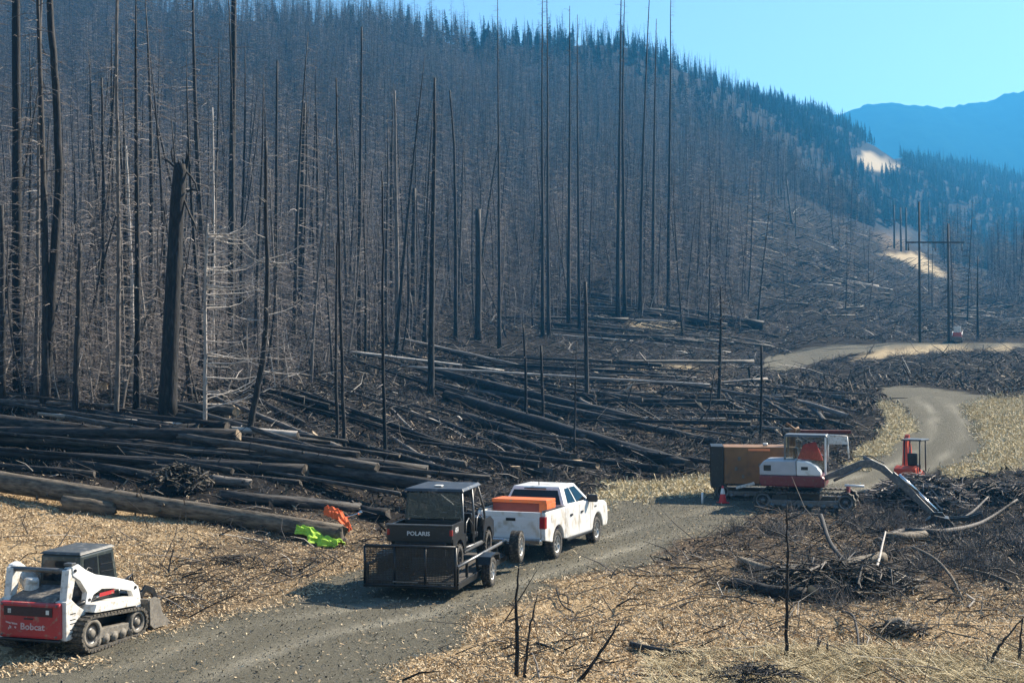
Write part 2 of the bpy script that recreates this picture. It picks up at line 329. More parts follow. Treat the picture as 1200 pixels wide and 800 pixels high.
class MB:                                   # plain vertex / face collector
    def __init__(s): s.V = []; s.F = []; s.M = []; s.caps = []
    def tube(s, P, R, n=6, m=0, cap=True, capm=None, rough=0., rng=random):
        P = [Vector(p) for p in P]; base = len(s.V); up = Vector((.13, .21, .97))
        for i, p in enumerate(P):
            d = (P[min(i + 1, len(P) - 1)] - P[max(i - 1, 0)])
            d = d.normalized() if d.length > 1e-9 else Vector((0, 0, 1))
            a = d.cross(up)
            if a.length < .05: a = d.cross(Vector((1, 0, 0)))
            a.normalize(); b = d.cross(a)
            r = R[i] if isinstance(R, (list, tuple)) else R
            for k in range(n):
                t = 2 * PI * k / n; rr = r * (1 + rough * (rng.random() - .5))
                s.V.append(p + a * (math.cos(t) * rr) + b * (math.sin(t) * rr))
        for i in range(len(P) - 1):
            for k in range(n):
                q = base + i * n; k2 = (k + 1) % n
                s.F.append((q + k, q + k2, q + n + k2, q + n + k)); s.M.append(m)
        if cap:
            s.caps.append(len(s.F)); s.F.append(tuple(base + k for k in range(n))[::-1]); s.M.append(m if capm is None else capm)
            s.caps.append(len(s.F)); e = base + (len(P) - 1) * n; s.F.append(tuple(e + k for k in range(n))); s.M.append(m if capm is None else capm)
    def build(s, name, mats, parent=None, smooth=False, loc=None):
        o = mk(name, s.V, s.F, mats, parent, smooth, s.M, loc)
        if smooth:
            for k in s.caps: o.data.polygons[k].use_smooth = False
        return o
    def mesh(s, name, mats, smooth=False):
        me = bpy.data.meshes.new(name); me.from_pydata([tuple(v) for v in s.V], [], s.F)
        for m in (mats if isinstance(mats, (list, tuple)) else [mats]): me.materials.append(m)
        me.polygons.foreach_set('material_index', s.M)
        if smooth: me.shade_smooth()
        me.update(); return me

# ------------------------------------------------------------------ wood materials
def bark_mat(name, dark, light, thr=.6, objrand=.25):
    m = bpy.data.materials.new(name); m.use_nodes = True; nt = m.node_tree; b = nt.nodes['Principled BSDF']; L = nt.links.new
    b.inputs['Roughness'].default_value = .75; b.inputs['Specular IOR Level'].default_value = .3
    g = nt.nodes.new('ShaderNodeTexCoord'); mp = nt.nodes.new('ShaderNodeMapping'); mp.inputs['Scale'].default_value = (7, 7, 1.6); L(g.outputs['Object'], mp.inputs[0])
    z = nt.nodes.new('ShaderNodeTexNoise'); z.inputs['Scale'].default_value = 1.4; z.inputs['Detail'].default_value = 7; z.inputs['Roughness'].default_value = .65; L(mp.outputs[0], z.inputs['Vector'])
    oi = nt.nodes.new('ShaderNodeObjectInfo'); ad = nt.nodes.new('ShaderNodeMath'); ad.operation = 'MULTIPLY_ADD'; L(oi.outputs['Random'], ad.inputs[0]); ad.inputs[1].default_value = objrand; L(z.outputs['Fac'], ad.inputs[2])
    r = nt.nodes.new('ShaderNodeValToRGB'); e = r.color_ramp.elements; e[0].position = thr - .18; e[0].color = (*dark, 1); e[1].position = min(.99, thr + .2); e[1].color = (*light, 1)
    L(ad.outputs[0], r.inputs[0]); L(r.outputs[0], b.inputs['Base Color'])
    bp = nt.nodes.new('ShaderNodeBump'); bp.inputs['Strength'].default_value = .8; bp.inputs['Distance'].default_value = .04; L(z.outputs['Fac'], bp.inputs['Height']); L(bp.outputs[0], b.inputs['Normal'])
    MATS[name] = m; return m
CHAR = bark_mat('charred_bark', (.007, .007, .008), (.06, .056, .054), .72)
GREYB = bark_mat('grey_dead_bark', (.02, .017, .016), (.20, .178, .16), .58, .2)
PALEB = bark_mat('pale_bare_wood', (.09, .075, .065), (.46, .42, .38), .5, .2)
TWIG = bark_mat('dead_branch_bark', (.045, .037, .034), (.29, .25, .225), .56, .35)
TWIGD = bark_mat('charred_branch_bark', (.025, .022, .022), (.15, .135, .125), .60, .35)
LOGB = bark_mat('scorched_log_bark', (.010, .0095, .010), (.11, .10, .092), .68, .25)
BROWNB = bark_mat('brown_log_bark', (.025, .020, .016), (.22, .18, .13), .56, .2)
CUT = mat('cut_wood', (.34, .25, .16), .85, var=.7, scale=7)
CUTD = mat('dull_cut_wood', (.11, .09, .07), .9, var=.7, scale=7)
CUTB = mat('fresh_cut_wood', (.60, .44, .27), .8, var=.35, scale=9)
FARD = mat('far_dead_wood', (.022, .020, .020), .95, spec=.05, var=.6, scale=.8, objrand=.3)
NEEDLE = mat('conifer_needles', (.025, .045, .026), .9, spec=.1, var=.5, scale=.8, objrand=.3)

def burnt_tree_mesh(h, r0, seed, nb=46, sides=8, seg=12, bsides=3, droop=.5, start=.12, blen=.11, top='taper', sweep=0., twigs=2, mats=None, wav=.4, thick=1.):
    """returns (trunk MB, branches MB)"""
    rg = random.Random(seed); T = MB(); B = MB(); P = []; R = []
    ph = rg.random() * 6; 
    for i in range(seg + 1):
        t = i / seg; P.append(Vector((math.sin(t * 2.5 + ph) * wav * t + sweep * (t ** 1.8), math.cos(t * 2.1 + ph) * wav * t, h * t)))
        R.append(r0 * (1.25 if i == 0 else 1) * (1 - t) ** .75 + .018 if top == 'taper' else r0 * (1 - .45 * t))
    P[0].z = -.5
    T.tube(P, R, sides, rough=.10, rng=rg)
    def at(t):
        k = min(int(t * seg), seg - 1); f = t * seg - k; return P[k].lerp(P[k + 1], f), R[k] * (1 - f) + R[k + 1] * f
    for j in range(nb):
        t = start + (.985 - start) * (j + rg.random()) / nb; p, r = at(t); a = rg.random() * 2 * PI
        env = min(1, .35 + 1.7 * (t - start)) * (1.12 - t) ** .6
        L = h * blen * env * rg.uniform(.45, 1.3) + .25; d = Vector((math.cos(a), math.sin(a), 0)); up = rg.uniform(-.25, .30) * (1 if t < .8 else 2)
        q = [p, p + d * L * .35 + Vector((0, 0, up * L * .35)), p + d * L * .72 + Vector((0, 0, up * L * .55 - droop * L * .14)), p + d * L + Vector((0, 0, up * L * .6 - droop * L * rg.uniform(.1, .45)))]
        br = thick * max(.012, min(r * .28, .02 + L * .008)); B.tube(q, [br, br * .75, br * .5, br * .2], bsides, cap=False)
        for _ in range(twigs):
            s = rg.uniform(.25, .9); k = min(int(s * 3), 2); o = q[k].lerp(q[k + 1], s * 3 - k); sd = Vector((-d.y, d.x, 0)) * rg.choice((-1, 1))
            e = (d * rg.uniform(.3, .9) + sd * rg.uniform(.4, 1) + Vector((0, 0, rg.uniform(-.6, .35)))) * L * rg.uniform(.18, .45)
            B.tube([o, o + e * .55 + Vector((0, 0, .02)), o + e + Vector((0, 0, -droop * .1 * L))], [br * .55, br * .42, br * .2], 3, cap=False)
    return T, B

def make_log_mesh(L, r0, r1, seed, bend=.0, knots=6, mats=None, stubs=0, n=10):
    rg = random.Random(seed); m = MB(); seg = max(4, int(L / 1.6)); P = []; R = []
    for i in range(seg + 1):
        t = i / seg; P.append(Vector((bend * math.sin(PI * t) + rg.uniform(-.02, .02), rg.uniform(-.02, .02), L * t))); R.append(r0 + (r1 - r0) * t)
    m.tube(P, R, n, 0, True, 1, rough=.17, rng=rg)
    for k in range(n): m.V[k].z -= rg.random() * r0 * .5; m.V[seg * n + k].z += rg.random() * r1 * 1.1
    for j in range(knots):
        t = rg.uniform(.05, .97); a = rg.random() * 2 * PI; d = Vector((math.cos(a), math.sin(a), rg.uniform(.1, .5))); r = r0 + (r1 - r0) * t
        p = Vector((bend * math.sin(PI * t), 0, L * t)); l = rg.uniform(.05, .14); rr = rg.uniform(.025, .05)
        m.tube([p + d * r * .8, p + d * (r + l)], [rr * 1.3, rr], 5, 0, True, 1)
    for j in range(stubs):
        t = rg.uniform(.25, .99); a = rg.random() * 2 * PI; d = Vector((math.cos(a), math.sin(a), rg.uniform(.2, .8))); r = r0 + (r1 - r0) * t
        p = Vector((bend * math.sin(PI * t), 0, L * t)); l = rg.uniform(.3, 1.5); e = Vector((rg.uniform(-.3, .3), rg.uniform(-.3, .3), .2)) * l
        m.tube([p + d * r * .7, p + d * (r + l * .5), p + d * (r + l) + e], [.022, .014, .006], 3, 0, False)
    return m
def orient(o, a, b):      # local +Z from a to b
    d = (b - a); o.location = a; o.rotation_mode = 'QUATERNION'; o.rotation_quaternion = d.to_track_quat('Z', 'Y'); return d.length

# ------------------------------------------------------------------ standing trees: nearest ones first, one by one
def custom_tree(px_path, dia, label, cat='burnt tree', bark=None, tw=None, nb=30, blen=.10, top='taper', droop=.4, start=.1, twigs=2, depth=None, topr=.35, side=None, seed=None, group=None, curl=0., name='burnt_tree', bright=1.3):
    """px_path: base first; measured columns/rows of the trunk"""
    g = G(*px_path[0]) if depth is None else AT(px_path[0][0], px_path[0][1], depth)
    dep = g.y; k = dep / F; P = []
    for (x, y) in px_path:
        q = AT(x, y, dep); P.append(Vector((q.x - g.x, rnd.uniform(-.1, .1) if P else 0, q.z - g.z)))
    P[0] = Vector((0, 0, -.3))
    # refine
    Q = []; 
    for i in range(len(P) - 1):
        for s in range(4): Q.append(P[i].lerp(P[i + 1], s / 4) + Vector((rnd.uniform(-.02, .02), 0, 0)))
    Q.append(P[-1]); r0 = dia * k / 2; N = len(Q)
    R = [r0 * (1.15 if i == 0 else 1) * (1 - (1 - topr) * (i / (N - 1))) for i in range(N)]
    root = empty(name, g, 0, label, cat, group)
    T = MB(); T.tube(Q, R, 10, rough=.12, rng=rnd); T.build('trunk', bark or CHAR, root, smooth=True)
    if nb:
        B = MB(); h = Q[-1].z
        for j in range(nb):
            t = start + (.99 - start) * rnd.random(); kk = min(int(t * (N - 1)), N - 2); f = t * (N - 1) - kk; p = Q[kk].lerp(Q[kk + 1], f)
            a = rnd.random() * 2 * PI if side is None else side + rnd.uniform(-.9, .9)
            L = min(h, 16) * blen * rnd.uniform(.35, 1.25) * (1.25 - t * .7); d = Vector((math.cos(a), math.sin(a), 0)); up = rnd.uniform(-.15, .35)
            zz = lambda s: Vector((0, 0, up * L * s - droop * L * .35 * s * s + curl * L * s ** 3))
            q = [p + d * L * s + zz(s) for s in (0, .25, .5, .75, 1)]
            br = max(.014, min(r0 * .35, .012 + L * .009)); B.tube(q, [br, br * .85, br * .65, br * .45, br * .18], 4, cap=False)
            for _ in range(twigs):
                s = rnd.uniform(.2, .9); o = p + d * L * s + zz(s); sd = Vector((-d.y, d.x, 0)) * rnd.choice((-1, 1))
                e = (d * rnd.uniform(.2, .9) + sd * rnd.uniform(.4, 1) + Vector((0, 0, rnd.uniform(-.7, .5)))) * L * rnd.uniform(.15, .4)
                B.tube([o, o + e * .5 + Vector((0, 0, .03)), o + e + Vector((0, 0, -.04 * L))], [br * .5, br * .35, br * .12], 3, cap=False)
        tag(B.build('branches', tw or TWIG, root), kind='stuff')
    return root
rnd = random.Random(11)

# the big broken snag
def big_snag():
    g = G(196, 497); k = g.y / F; root = empty('broken_snag', g, 0, 'thick charred broken snag with splintered top leaning slightly right above the log pile', 'burnt tree')
    T = MB(); P = []; R = []
    rows = [(196, 500, 25), (197, 470, 22), (199, 420, 20), (202, 350, 18.5), (205, 290, 17.5), (208, 235, 16.5), (211, 200, 15.5), (212, 192, 14)]
    for x, y, dpx in rows:
        q = AT(x, y, g.y); P.append(q - g); R.append(dpx * k / 2)
    P[0].z = -.4; T.tube(P, R, 16, rough=.08, rng=rnd); T.build('trunk', CHAR, root, smooth=True)
    sp = MB()
    for (x0, x1, y1, w) in ((205, 204, 186, 2.2), (208, 208, 183, 2.5), (213, 214, 186, 3), (217, 219, 174, 4), (218, 221, 178, 3), (210, 211, 188, 3)):
        a = AT(x0, 198, g.y) - g; b = AT(x1, y1, g.y) - g; sp.tube([a, a.lerp(b, .6) + Vector((.05, 0, 0)), b + Vector((0, rnd.uniform(-.1, .1), 0))], [w * k * .6, w * k * .45, .01], 5)
    tag(sp.build('splintered_top', CHAR, root), kind='stuff')
    B = MB()
    for (x, y, pts_) in ((217, 200, [(224, 207), (229, 215), (232, 228)]), (216, 235, [(222, 250), (228, 262), (232, 275)]), (204, 195, [(196, 188), (190, 186)]), (203, 190, [(201, 178), (202, 172)]), (219, 225, [(226, 222), (234, 224)])):
        q = [AT(x, y, g.y) - g] + [AT(a, b, g.y) - g for a, b in pts_]; B.tube(q, [.05] * (len(q) - 1) + [.015], 5)
    tag(B.build('branches', CHAR, root), kind='stuff')
big_snag()
TREES = [
 ([(50,492),(56,420),(60,340),(66,250),(68,190),(64,100),(57,20),(52,-70)], 12, 'tall charred tree with a slow S bend crossing the far left of the picture', dict(bark=CHAR, tw=TWIG, nb=34, blen=.05, topr=.6)),
 ([(88,497),(90,420),(92,350),(92,285)], 8, 'short charred pole without crown left of the big broken snag', dict(bark=CHAR, nb=14, blen=.12, topr=.6)),
 ([(136,497),(138,400),(138,300),(138,200),(136,110),(134,-40)], 6, 'tall pale stripped trunk left of the big broken snag', dict(bark=GREYB, tw=PALEB, nb=40, blen=.07, topr=.5)),
 ([(156,470),(156,400),(153,320),(150,240),(146,170)], 5.5, 'slender pale leaning trunk just left of the big broken snag', dict(bark=PALEB, tw=TWIG, nb=30, blen=.09)),
 ([(22,470),(20,300),(17,150),(15,-60)], 13, 'thick dark straight trunk at the left edge of the stand', dict(bark=CHAR, nb=36, blen=.08, topr=.7)),
 ([(3,480),(2,350),(0,240)], 8, 'charred trunk cut by the left picture edge', dict(bark=CHAR, nb=10, topr=.6)),
 ([(42,470),(43,300),(44,150),(46,-60)], 6, 'straight pale-sided trunk between two darker ones at far left', dict(bark=GREYB, tw=PALEB, nb=40, blen=.07)),
 ([(118,460),(120,330),(120,200),(117,90)], 6.5, 'dark pole behind the tall pale stripped trunk', dict(bark=CHAR, nb=30, blen=.07)),
 ([(240,512),(241,440),(240,360),(241,300),(243,262)], 5.5, 'small pale dead tree with long curved limbs reaching right', dict(bark=PALEB, tw=PALEB, nb=46, blen=.34, side=0.0, curl=.5, droop=1.0, start=.12, twigs=3, topr=.4, bright=1.3)),
 ([(249,440),(249,300),(249,200),(248,125)], 5, 'pale thin spire with short side twigs behind the small pale dead tree', dict(bark=PALEB, tw=PALEB, nb=60, blen=.05)),
 ([(289,522),(297,480),(308,420),(313,360),(313,300),(311,230),(311,165)], 8, 'curved dark tree bowing right at its foot with pale limbs', dict(bark=CHAR, tw=PALEB, nb=30, blen=.14, topr=.45, curl=.3, start=.25)),
 ([(271,430),(271,300),(271,180),(272,60),(272,-60)], 9, 'thick dark trunk deep in the stand between the snag and the curved tree', dict(bark=CHAR, nb=40, blen=.12, topr=.6, start=.5)),
 ([(404,536),(401,440),(398,330),(395,200),(393,90)], 5, 'thin charred pole rooted just behind the log pile', dict(bark=CHAR, nb=30, blen=.05)),
 ([(396,530),(394,440),(394,330),(396,250)], 4.5, 'shorter thin charred pole beside the pole behind the log pile', dict(bark=CHAR, nb=14, blen=.05)),
 ([(452,540),(450,470),(448,380),(449,290),(447,200)], 5, 'slender charred pole standing alone in the felled slash, left', dict(bark=CHAR, nb=24, blen=.06)),
 ([(505,468),(505,400),(507,280),(509,160),(509,90)], 8.5, 'stout charred trunk standing at the upper edge of the felled logs', dict(bark=CHAR, nb=60, blen=.08, topr=.3)),
 ([(560,400),(561,320),(560,245)], 8, 'broken-topped black pole right of the stout charred trunk', dict(bark=CHAR, nb=8, blen=.05, topr=.8)),
 ([(637,512),(636,460),(634,405)], 4, 'short black pole standing in the middle of the felled logs', dict(bark=CHAR, nb=8, blen=.08, topr=.7)),
 ([(616,492),(616,430),(613,380)], 4, 'short charred sapling left of the black pole in the felled logs', dict(bark=CHAR, nb=10, blen=.10, topr=.5)),
 ([(673,532),(674,470),(676,400)], 3, 'very thin burnt sapling behind the cut stump', dict(bark=CHAR, nb=10, blen=.08)),
 ([(688,475),(687,400),(686,330)], 6, 'black pole at the right end of the standing group', dict(bark=CHAR, nb=10, blen=.06, topr=.6)),
 ([(842,475),(843,430),(845,385),(845,335)], 5, 'dark bushy burnt conifer at the clearing edge left of the upper road', dict(bark=CHAR, tw=TWIGD, nb=90, blen=.28, twigs=4, start=.2, droop=.5)),
 ([(891,520),(892,460),(892,405)], 3.2, 'thin black post-like snag behind the brown chipper', dict(bark=CHAR, nb=4, blen=.05, topr=.8)),
 ([(805,500),(820,492),(831,478),(834,455),(838,430)], 3, 'small crooked black snag in the clearing', dict(bark=CHAR, nb=6, blen=.2)),
 ([(731,492),(735,470),(742,448)], 3, 'small leaning charred stem in the clearing left of the crooked snag', dict(bark=CHAR, nb=3, blen=.15)),
 ([(585,408),(585,300),(584,150),(583,-10)], 5, 'leftmost of the tall burnt spires rising above the ridge line', dict(bark=CHAR, tw=TWIGD, nb=60, blen=.06, start=.55, topr=.14)),
 ([(636,395),(636,280),(635,120),(636,-20)], 5, 'tall burnt spire with dense top rising above the ridge, twin on the left', dict(bark=CHAR, tw=TWIGD, nb=80, blen=.07, start=.55, topr=.14)),
 ([(643,398),(642,280),(642,120),(641,-30)], 5, 'tall burnt spire with dense top rising above the ridge, twin on the right', dict(bark=CHAR, tw=TWIGD, nb=80, blen=.07, start=.55, topr=.14)),
 ([(666,385),(667,250),(668,120),(668,5)], 5, 'tall burnt spire right of the twin spires', dict(bark=CHAR, tw=TWIGD, nb=80, blen=.07, start=.55, topr=.14)),
 ([(679,390),(678,250),(677,120),(677,15)], 4, 'thinner burnt spire close behind the one right of the twins', dict(bark=CHAR, tw=TWIGD, nb=70, blen=.06, start=.5, topr=.14)),
 ([(724,378),(725,250),(727,120),(729,-40)], 6, 'tallest and darkest burnt spire rising above the ridge', dict(bark=CHAR, tw=TWIGD, nb=100, blen=.08, start=.55, topr=.14)),
 ([(732,372),(731,250),(730,120),(733,-15)], 5, 'burnt spire leaning against the tallest one', dict(bark=CHAR, tw=TWIGD, nb=70, blen=.06, start=.6, topr=.14)),
 ([(750,372),(752,250),(756,120),(763,-30)], 5, 'burnt spire leaning right above the ridge', dict(bark=CHAR, tw=TWIGD, nb=60, blen=.05, start=.6, topr=.14)),
 ([(765,366),(766,250),(768,120),(770,20)], 5, 'shorter burnt spire between the leaning one and the last one', dict(bark=CHAR, tw=TWIGD, nb=60, blen=.06, start=.6, topr=.14)),
 ([(783,370),(784,250),(786,120),(787,-10)], 5, 'rightmost of the tall burnt spires, branches pointing right', dict(bark=CHAR, tw=TWIGD, nb=60, blen=.08, start=.55, side=0., topr=.14)),
 ([(421,420),(421,280),(422,140),(423,30)], 5.5, 'tall straight burnt tree in the middle of the left stand', dict(bark=CHAR, nb=60, blen=.08)),
 ([(466,415),(465,300),(463,190),(462,105)], 6, 'grey burnt tree left of the stout charred trunk', dict(bark=GREYB, nb=60, blen=.09)),
 ([(372,405),(372,280),(371,190),(370,130)], 5, 'slim burnt tree behind the thin poles', dict(bark=CHAR, nb=60, blen=.08)),
 ([(322,430),(323,300),(323,180),(324,70)], 6, 'dark straight burnt tree right of the curved dark tree', dict(bark=CHAR, nb=60, blen=.08)),
 ([(534,400),(534,280),(532,170),(527,105)], 5, 'burnt tree leaning left at its tip behind the stout trunk', dict(bark=CHAR, nb=60, blen=.08)),
 ([(484,400),(484,300),(485,220)], 7, 'dark mid-height burnt trunk just left of the stout charred trunk', dict(bark=CHAR, nb=20, blen=.08, topr=.6)),
 ([(352,405),(352,320),(354,200),(356,120)], 7, 'dark trunk left of the slim burnt tree', dict(bark=CHAR, nb=50, blen=.10, topr=.5)),
 ([(1146,398),(1146,360),(1147,300)], 3.5, 'burnt trunk near the far parked machine on the upper road', dict(bark=CHAR, tw=TWIGD, nb=30, blen=.1)),
 ([(928,262),(925,235),(922,205),(934,190)], 3, 'crooked bare dead tree on the crest of the cleared spur', dict(bark=GREYB, nb=14, blen=.25, curl=.5)),
]
for pth, dia, lab, kw in TREES: custom_tree(pth, dia, lab, **kw)
N_HAND = len(TREES) + 1
# ------------------------------------------------------------------ forest
def in_poly(px, py, poly):
    return polymask(px, py, poly, .01) > .5
STAND = [(-500,-300),(-500,470),(0,492),(180,492),(300,470),(440,430),(520,405),(600,395),(680,372),(760,372),(800,392),(870,392),(880,345),(872,300),(866,240),(930,232),(990,262),(1035,276),(1062,272),(1100,300),(1160,352),(1200,372),(1600,370),(1600,-300)]
CLEAR = [[(985,180),(1022,170),(1060,190),(1052,208),(1015,204)],[(1025,268),(1070,268),(1125,330),(1110,345),(1020,320)]]
VAR = []
def proto(k, h, r0, seed, lod=0, **kw):
    T, B = burnt_tree_mesh(h, r0, seed, **kw); VAR.append((T, B, h)); return T, B
specs_near = [(22, .15, 90, .10), (18, .11, 84, .12), (25, .19, 100, .09), (14, .08, 70, .15), (20, .14, 40, .07), (16, .10, 90, .15), (11, .06, 60, .19), (19, .16, 24, .06)]
NEARV = []
for i, (h, r, nb, bl) in enumerate(specs_near):
    T, B = burnt_tree_mesh(h, r, 100 + i, nb=nb, blen=bl, start=[.12, .2, .3, .1, .45, .15, .1, .4][i], droop=rnd.uniform(.2, .9), twigs=2, seg=9, sides=7)
    bark = [CHAR, CHAR, CHAR, GREYB, CHAR, GREYB, GREYB, CHAR][i]; tw = [TWIG, TWIG, TWIGD, TWIG, TWIGD, TWIG, TWIG, TWIG][i]
    NEARV.append((T.mesh('trunk', bark, True), B.mesh('branches', tw), h))
# candidate spots over the whole slope
rs = np.random.RandomState(5)
N0 = 150000
ang = rs.uniform(-.62, .62, N0); dd = np.sqrt(rs.uniform(55 ** 2, 520 ** 2, N0)); cx = ang * dd; cy = dd
cz = HN(cx, cy); cpx, cpy = project(cx, cy, cz)
wx_ = cpx + 60 * fbm(cx * .03, cy * .03, 55, 3); wy_ = cpy + 12 * vnoise(cx * .05, cy * .05, 56)
ok = in_poly(wx_, wy_, STAND) & (in_poly(cpx, cpy, STAND) | (cpx > 780)) & (cpx > -230) & (cpx < 1330)
for c in CLEAR: ok &= ~in_poly(cpx, cpy, c)
prob = np.clip(.055 + .03 * vnoise(cx * .05, cy * .05, 90), .02, 1) * np.where(cpx > 1130, .8, 1) * np.where(dd < 120, 1.7, 1) * np.where((cpx > 560) & (cpy > 300), .75, 1)
prob = np.where(dd > 200, prob * 1.35, prob)
SPUR = [(866,240),(930,232),(1000,276),(1020,330),(1100,345),(1160,360),(1130,392),(880,392)]
spr = in_poly(cpx, cpy, SPUR) & (rs.rand(N0) < .0055)
ok = (ok & (rs.rand(N0) < prob)) | spr
sel = np.nonzero(ok)[0]; sel = sel[np.argsort(cy[sel])]
# thin neighbours that stand too close
keep = []; 
for i in sel:
    if all((cx[i] - cx[j]) ** 2 + (cy[i] - cy[j]) ** 2 > 1.7 ** 2 for j in keep[-120:]): keep.append(i)
sel = np.array(keep)
inview = (cpx[sel] > -20) & (cpx[sel] < 1220)
single = sel[inview][:300 - N_HAND]; single_set = set(single.tolist()); rest = np.array([i for i in sel if i not in single_set])
zones = [(0, 130, 'burnt tree among the crowd at the far left behind the log pile'), (130, 260, 'burnt tree in the stand behind the big broken snag'), (260, 400, 'burnt tree in the stand behind the curved dark tree'), (400, 520, 'burnt tree in the stand left of the stout charred trunk'), (520, 700, 'burnt tree in the stand above the felled logs'), (700, 880, 'burnt tree on the slope above the clearing'), (880, 1300, 'burnt tree on the slope right of the spur')]
VN = ['tall thin-limbed', 'medium many-limbed', 'tall stout', 'small grey twiggy', 'sparse dark', 'grey bushy-limbed', 'low grey twiggy', 'nearly bare dark']
SING = []
for i in single:
    near = cy[i] < 100
    v = int(rs.choice(8, p=[.15, .15, .08, .18, .12, .14, .10, .08])); T, B, h = NEARV[v]; s = rs.uniform(.75, 1.15)
    z = next((q for q in zones if cpx[i] < q[1]), zones[-1]); 
    r = empty('burnt_tree', (cx[i], cy[i], cz[i] - .1), rs.uniform(0, 6.28), VN[v] + ' ' + z[2], 'burnt tree', VN[v] + ' burnt trees, ' + z[2][14:])
    r.rotation_euler = (rs.normal(0, .06), rs.normal(0, .06), r.rotation_euler[2]); r.scale = (s, s, s * rs.uniform(.72, 1.15))
    SING.append((r, float(cpx[i]), float(cy[i]), VN[v])); link('trunk', T, r); tag(link('branches', B, r), kind='stuff')
LMK = [(-99, 'left picture edge'), (56, 'S-bent tall tree'), (196, 'big broken snag'), (289, 'curved dark tree'), (400, 'pair of thin charred poles'), (505, 'stout charred trunk'), (585, 'leftmost ridge spire'), (640, 'twin spires'), (727, 'tallest ridge spire'), (785, 'rightmost ridge spire'), (880, 'cleared spur'), (1078, 'nearer power poles')]
buckets = {}
for r, x, y, v in SING:
    k = max(j for j in range(len(LMK)) if LMK[j][0] <= x); band = 'front' if y < 95 else ('middle' if y < 140 else 'back'); buckets.setdefault((k, band, v), []).append((x, r))
for (k, band, v), L_ in buckets.items():
    L_.sort(key=lambda q: q[0])
    for j, (x, r) in enumerate(L_): r['label'] = (v + ' burnt tree' if len(L_) == 1 else ordinal(j + 1) + ' ' + v + ' burnt tree') + ' right of the ' + LMK[k][1] + ', ' + band + ' rows'
# the rest of the forest: one object, instanced on points
def combined(T, B, bark, tw):
    m = MB(); m.V = list(T.V) + list(B.V); k = len(T.V); m.F = list(T.F) + [tuple(q + k for q in f) for f in B.F]; m.M = [0] * len(T.F) + [1] * len(B.F)
    return m.mesh('burnt_tree_shape', [bark, tw])
def conifer(seed, h):
    rg = random.Random(seed); m = MB(); m.tube([(0, 0, -.5), (0, 0, h * .5), (0, 0, h)], [.16, .09, .02], 5, 0)
    n = int(h * 13)
    for j in range(n):
        t = .12 + .88 * j / n; L = (1 - t) ** .8 * h * .20 * rg.uniform(.6, 1.2) + .15; a = rg.random() * 6.28; p = Vector((0, 0, h * t)); d = Vector((math.cos(a), math.sin(a), 0)); s = Vector((-d.y, d.x, 0))
        e = p + d * L + Vector((0, 0, -.25 * L)); b = len(m.V); wd = L * .28
        m.V += [p, p.lerp(e, .5) + s * wd + Vector((0, 0, -.1)), e, p.lerp(e, .5) - s * wd + Vector((0, 0, .05))]; m.F.append((b, b + 1, b + 2, b + 3)); m.M.append(1)
    return m.mesh('conifer_shape', [CHAR, NEEDLE])
FAR = []
for i, (h, r, nb, bl) in enumerate([(19, .11, 84, .14), (15, .09, 84, .17), (22, .13, 76, .12), (12, .07, 70, .20), (17, .10, 40, .10), (10, .06, 60, .23)]):
    T, B = burnt_tree_mesh(h, r, 300 + i, nb=nb, blen=bl, start=.12, droop=.5, twigs=4, seg=5, sides=5, thick=2.0)
    FAR.append(combined(T, B, [CHAR, GREYB, CHAR, GREYB, CHAR, GREYB][i], [TWIG, TWIG, TWIGD, TWIG, TWIGD, TWIG][i]))
NB = len(FAR)
for i, h in enumerate((13, 17, 10)): FAR.append(conifer(40 + i, h))
DK0 = len(FAR)
for i, (h, r, nb, bl) in enumerate([(19, .11, 84, .14), (15, .09, 84, .17), (12, .07, 70, .2)]):
    T, B = burnt_tree_mesh(h, r, 700 + i, nb=nb, blen=bl, start=.12, droop=.5, twigs=3, seg=5, sides=5, thick=1.7); FAR.append(combined(T, B, CHAR, TWIGD))
for i, (h, r, nb, bl) in enumerate([(16, .16, 24, .13), (20, .2, 26, .10)]):   # coarse ones for the far ridge
    T, B = burnt_tree_mesh(h, r, 400 + i, nb=nb, blen=bl, start=.2, twigs=1, seg=3, sides=4, thick=2.5); FAR.append(combined(T, B, CHAR, FARD))
PROTO = [bpy.data.objects.new('tree_shape', me) for me in FAR]
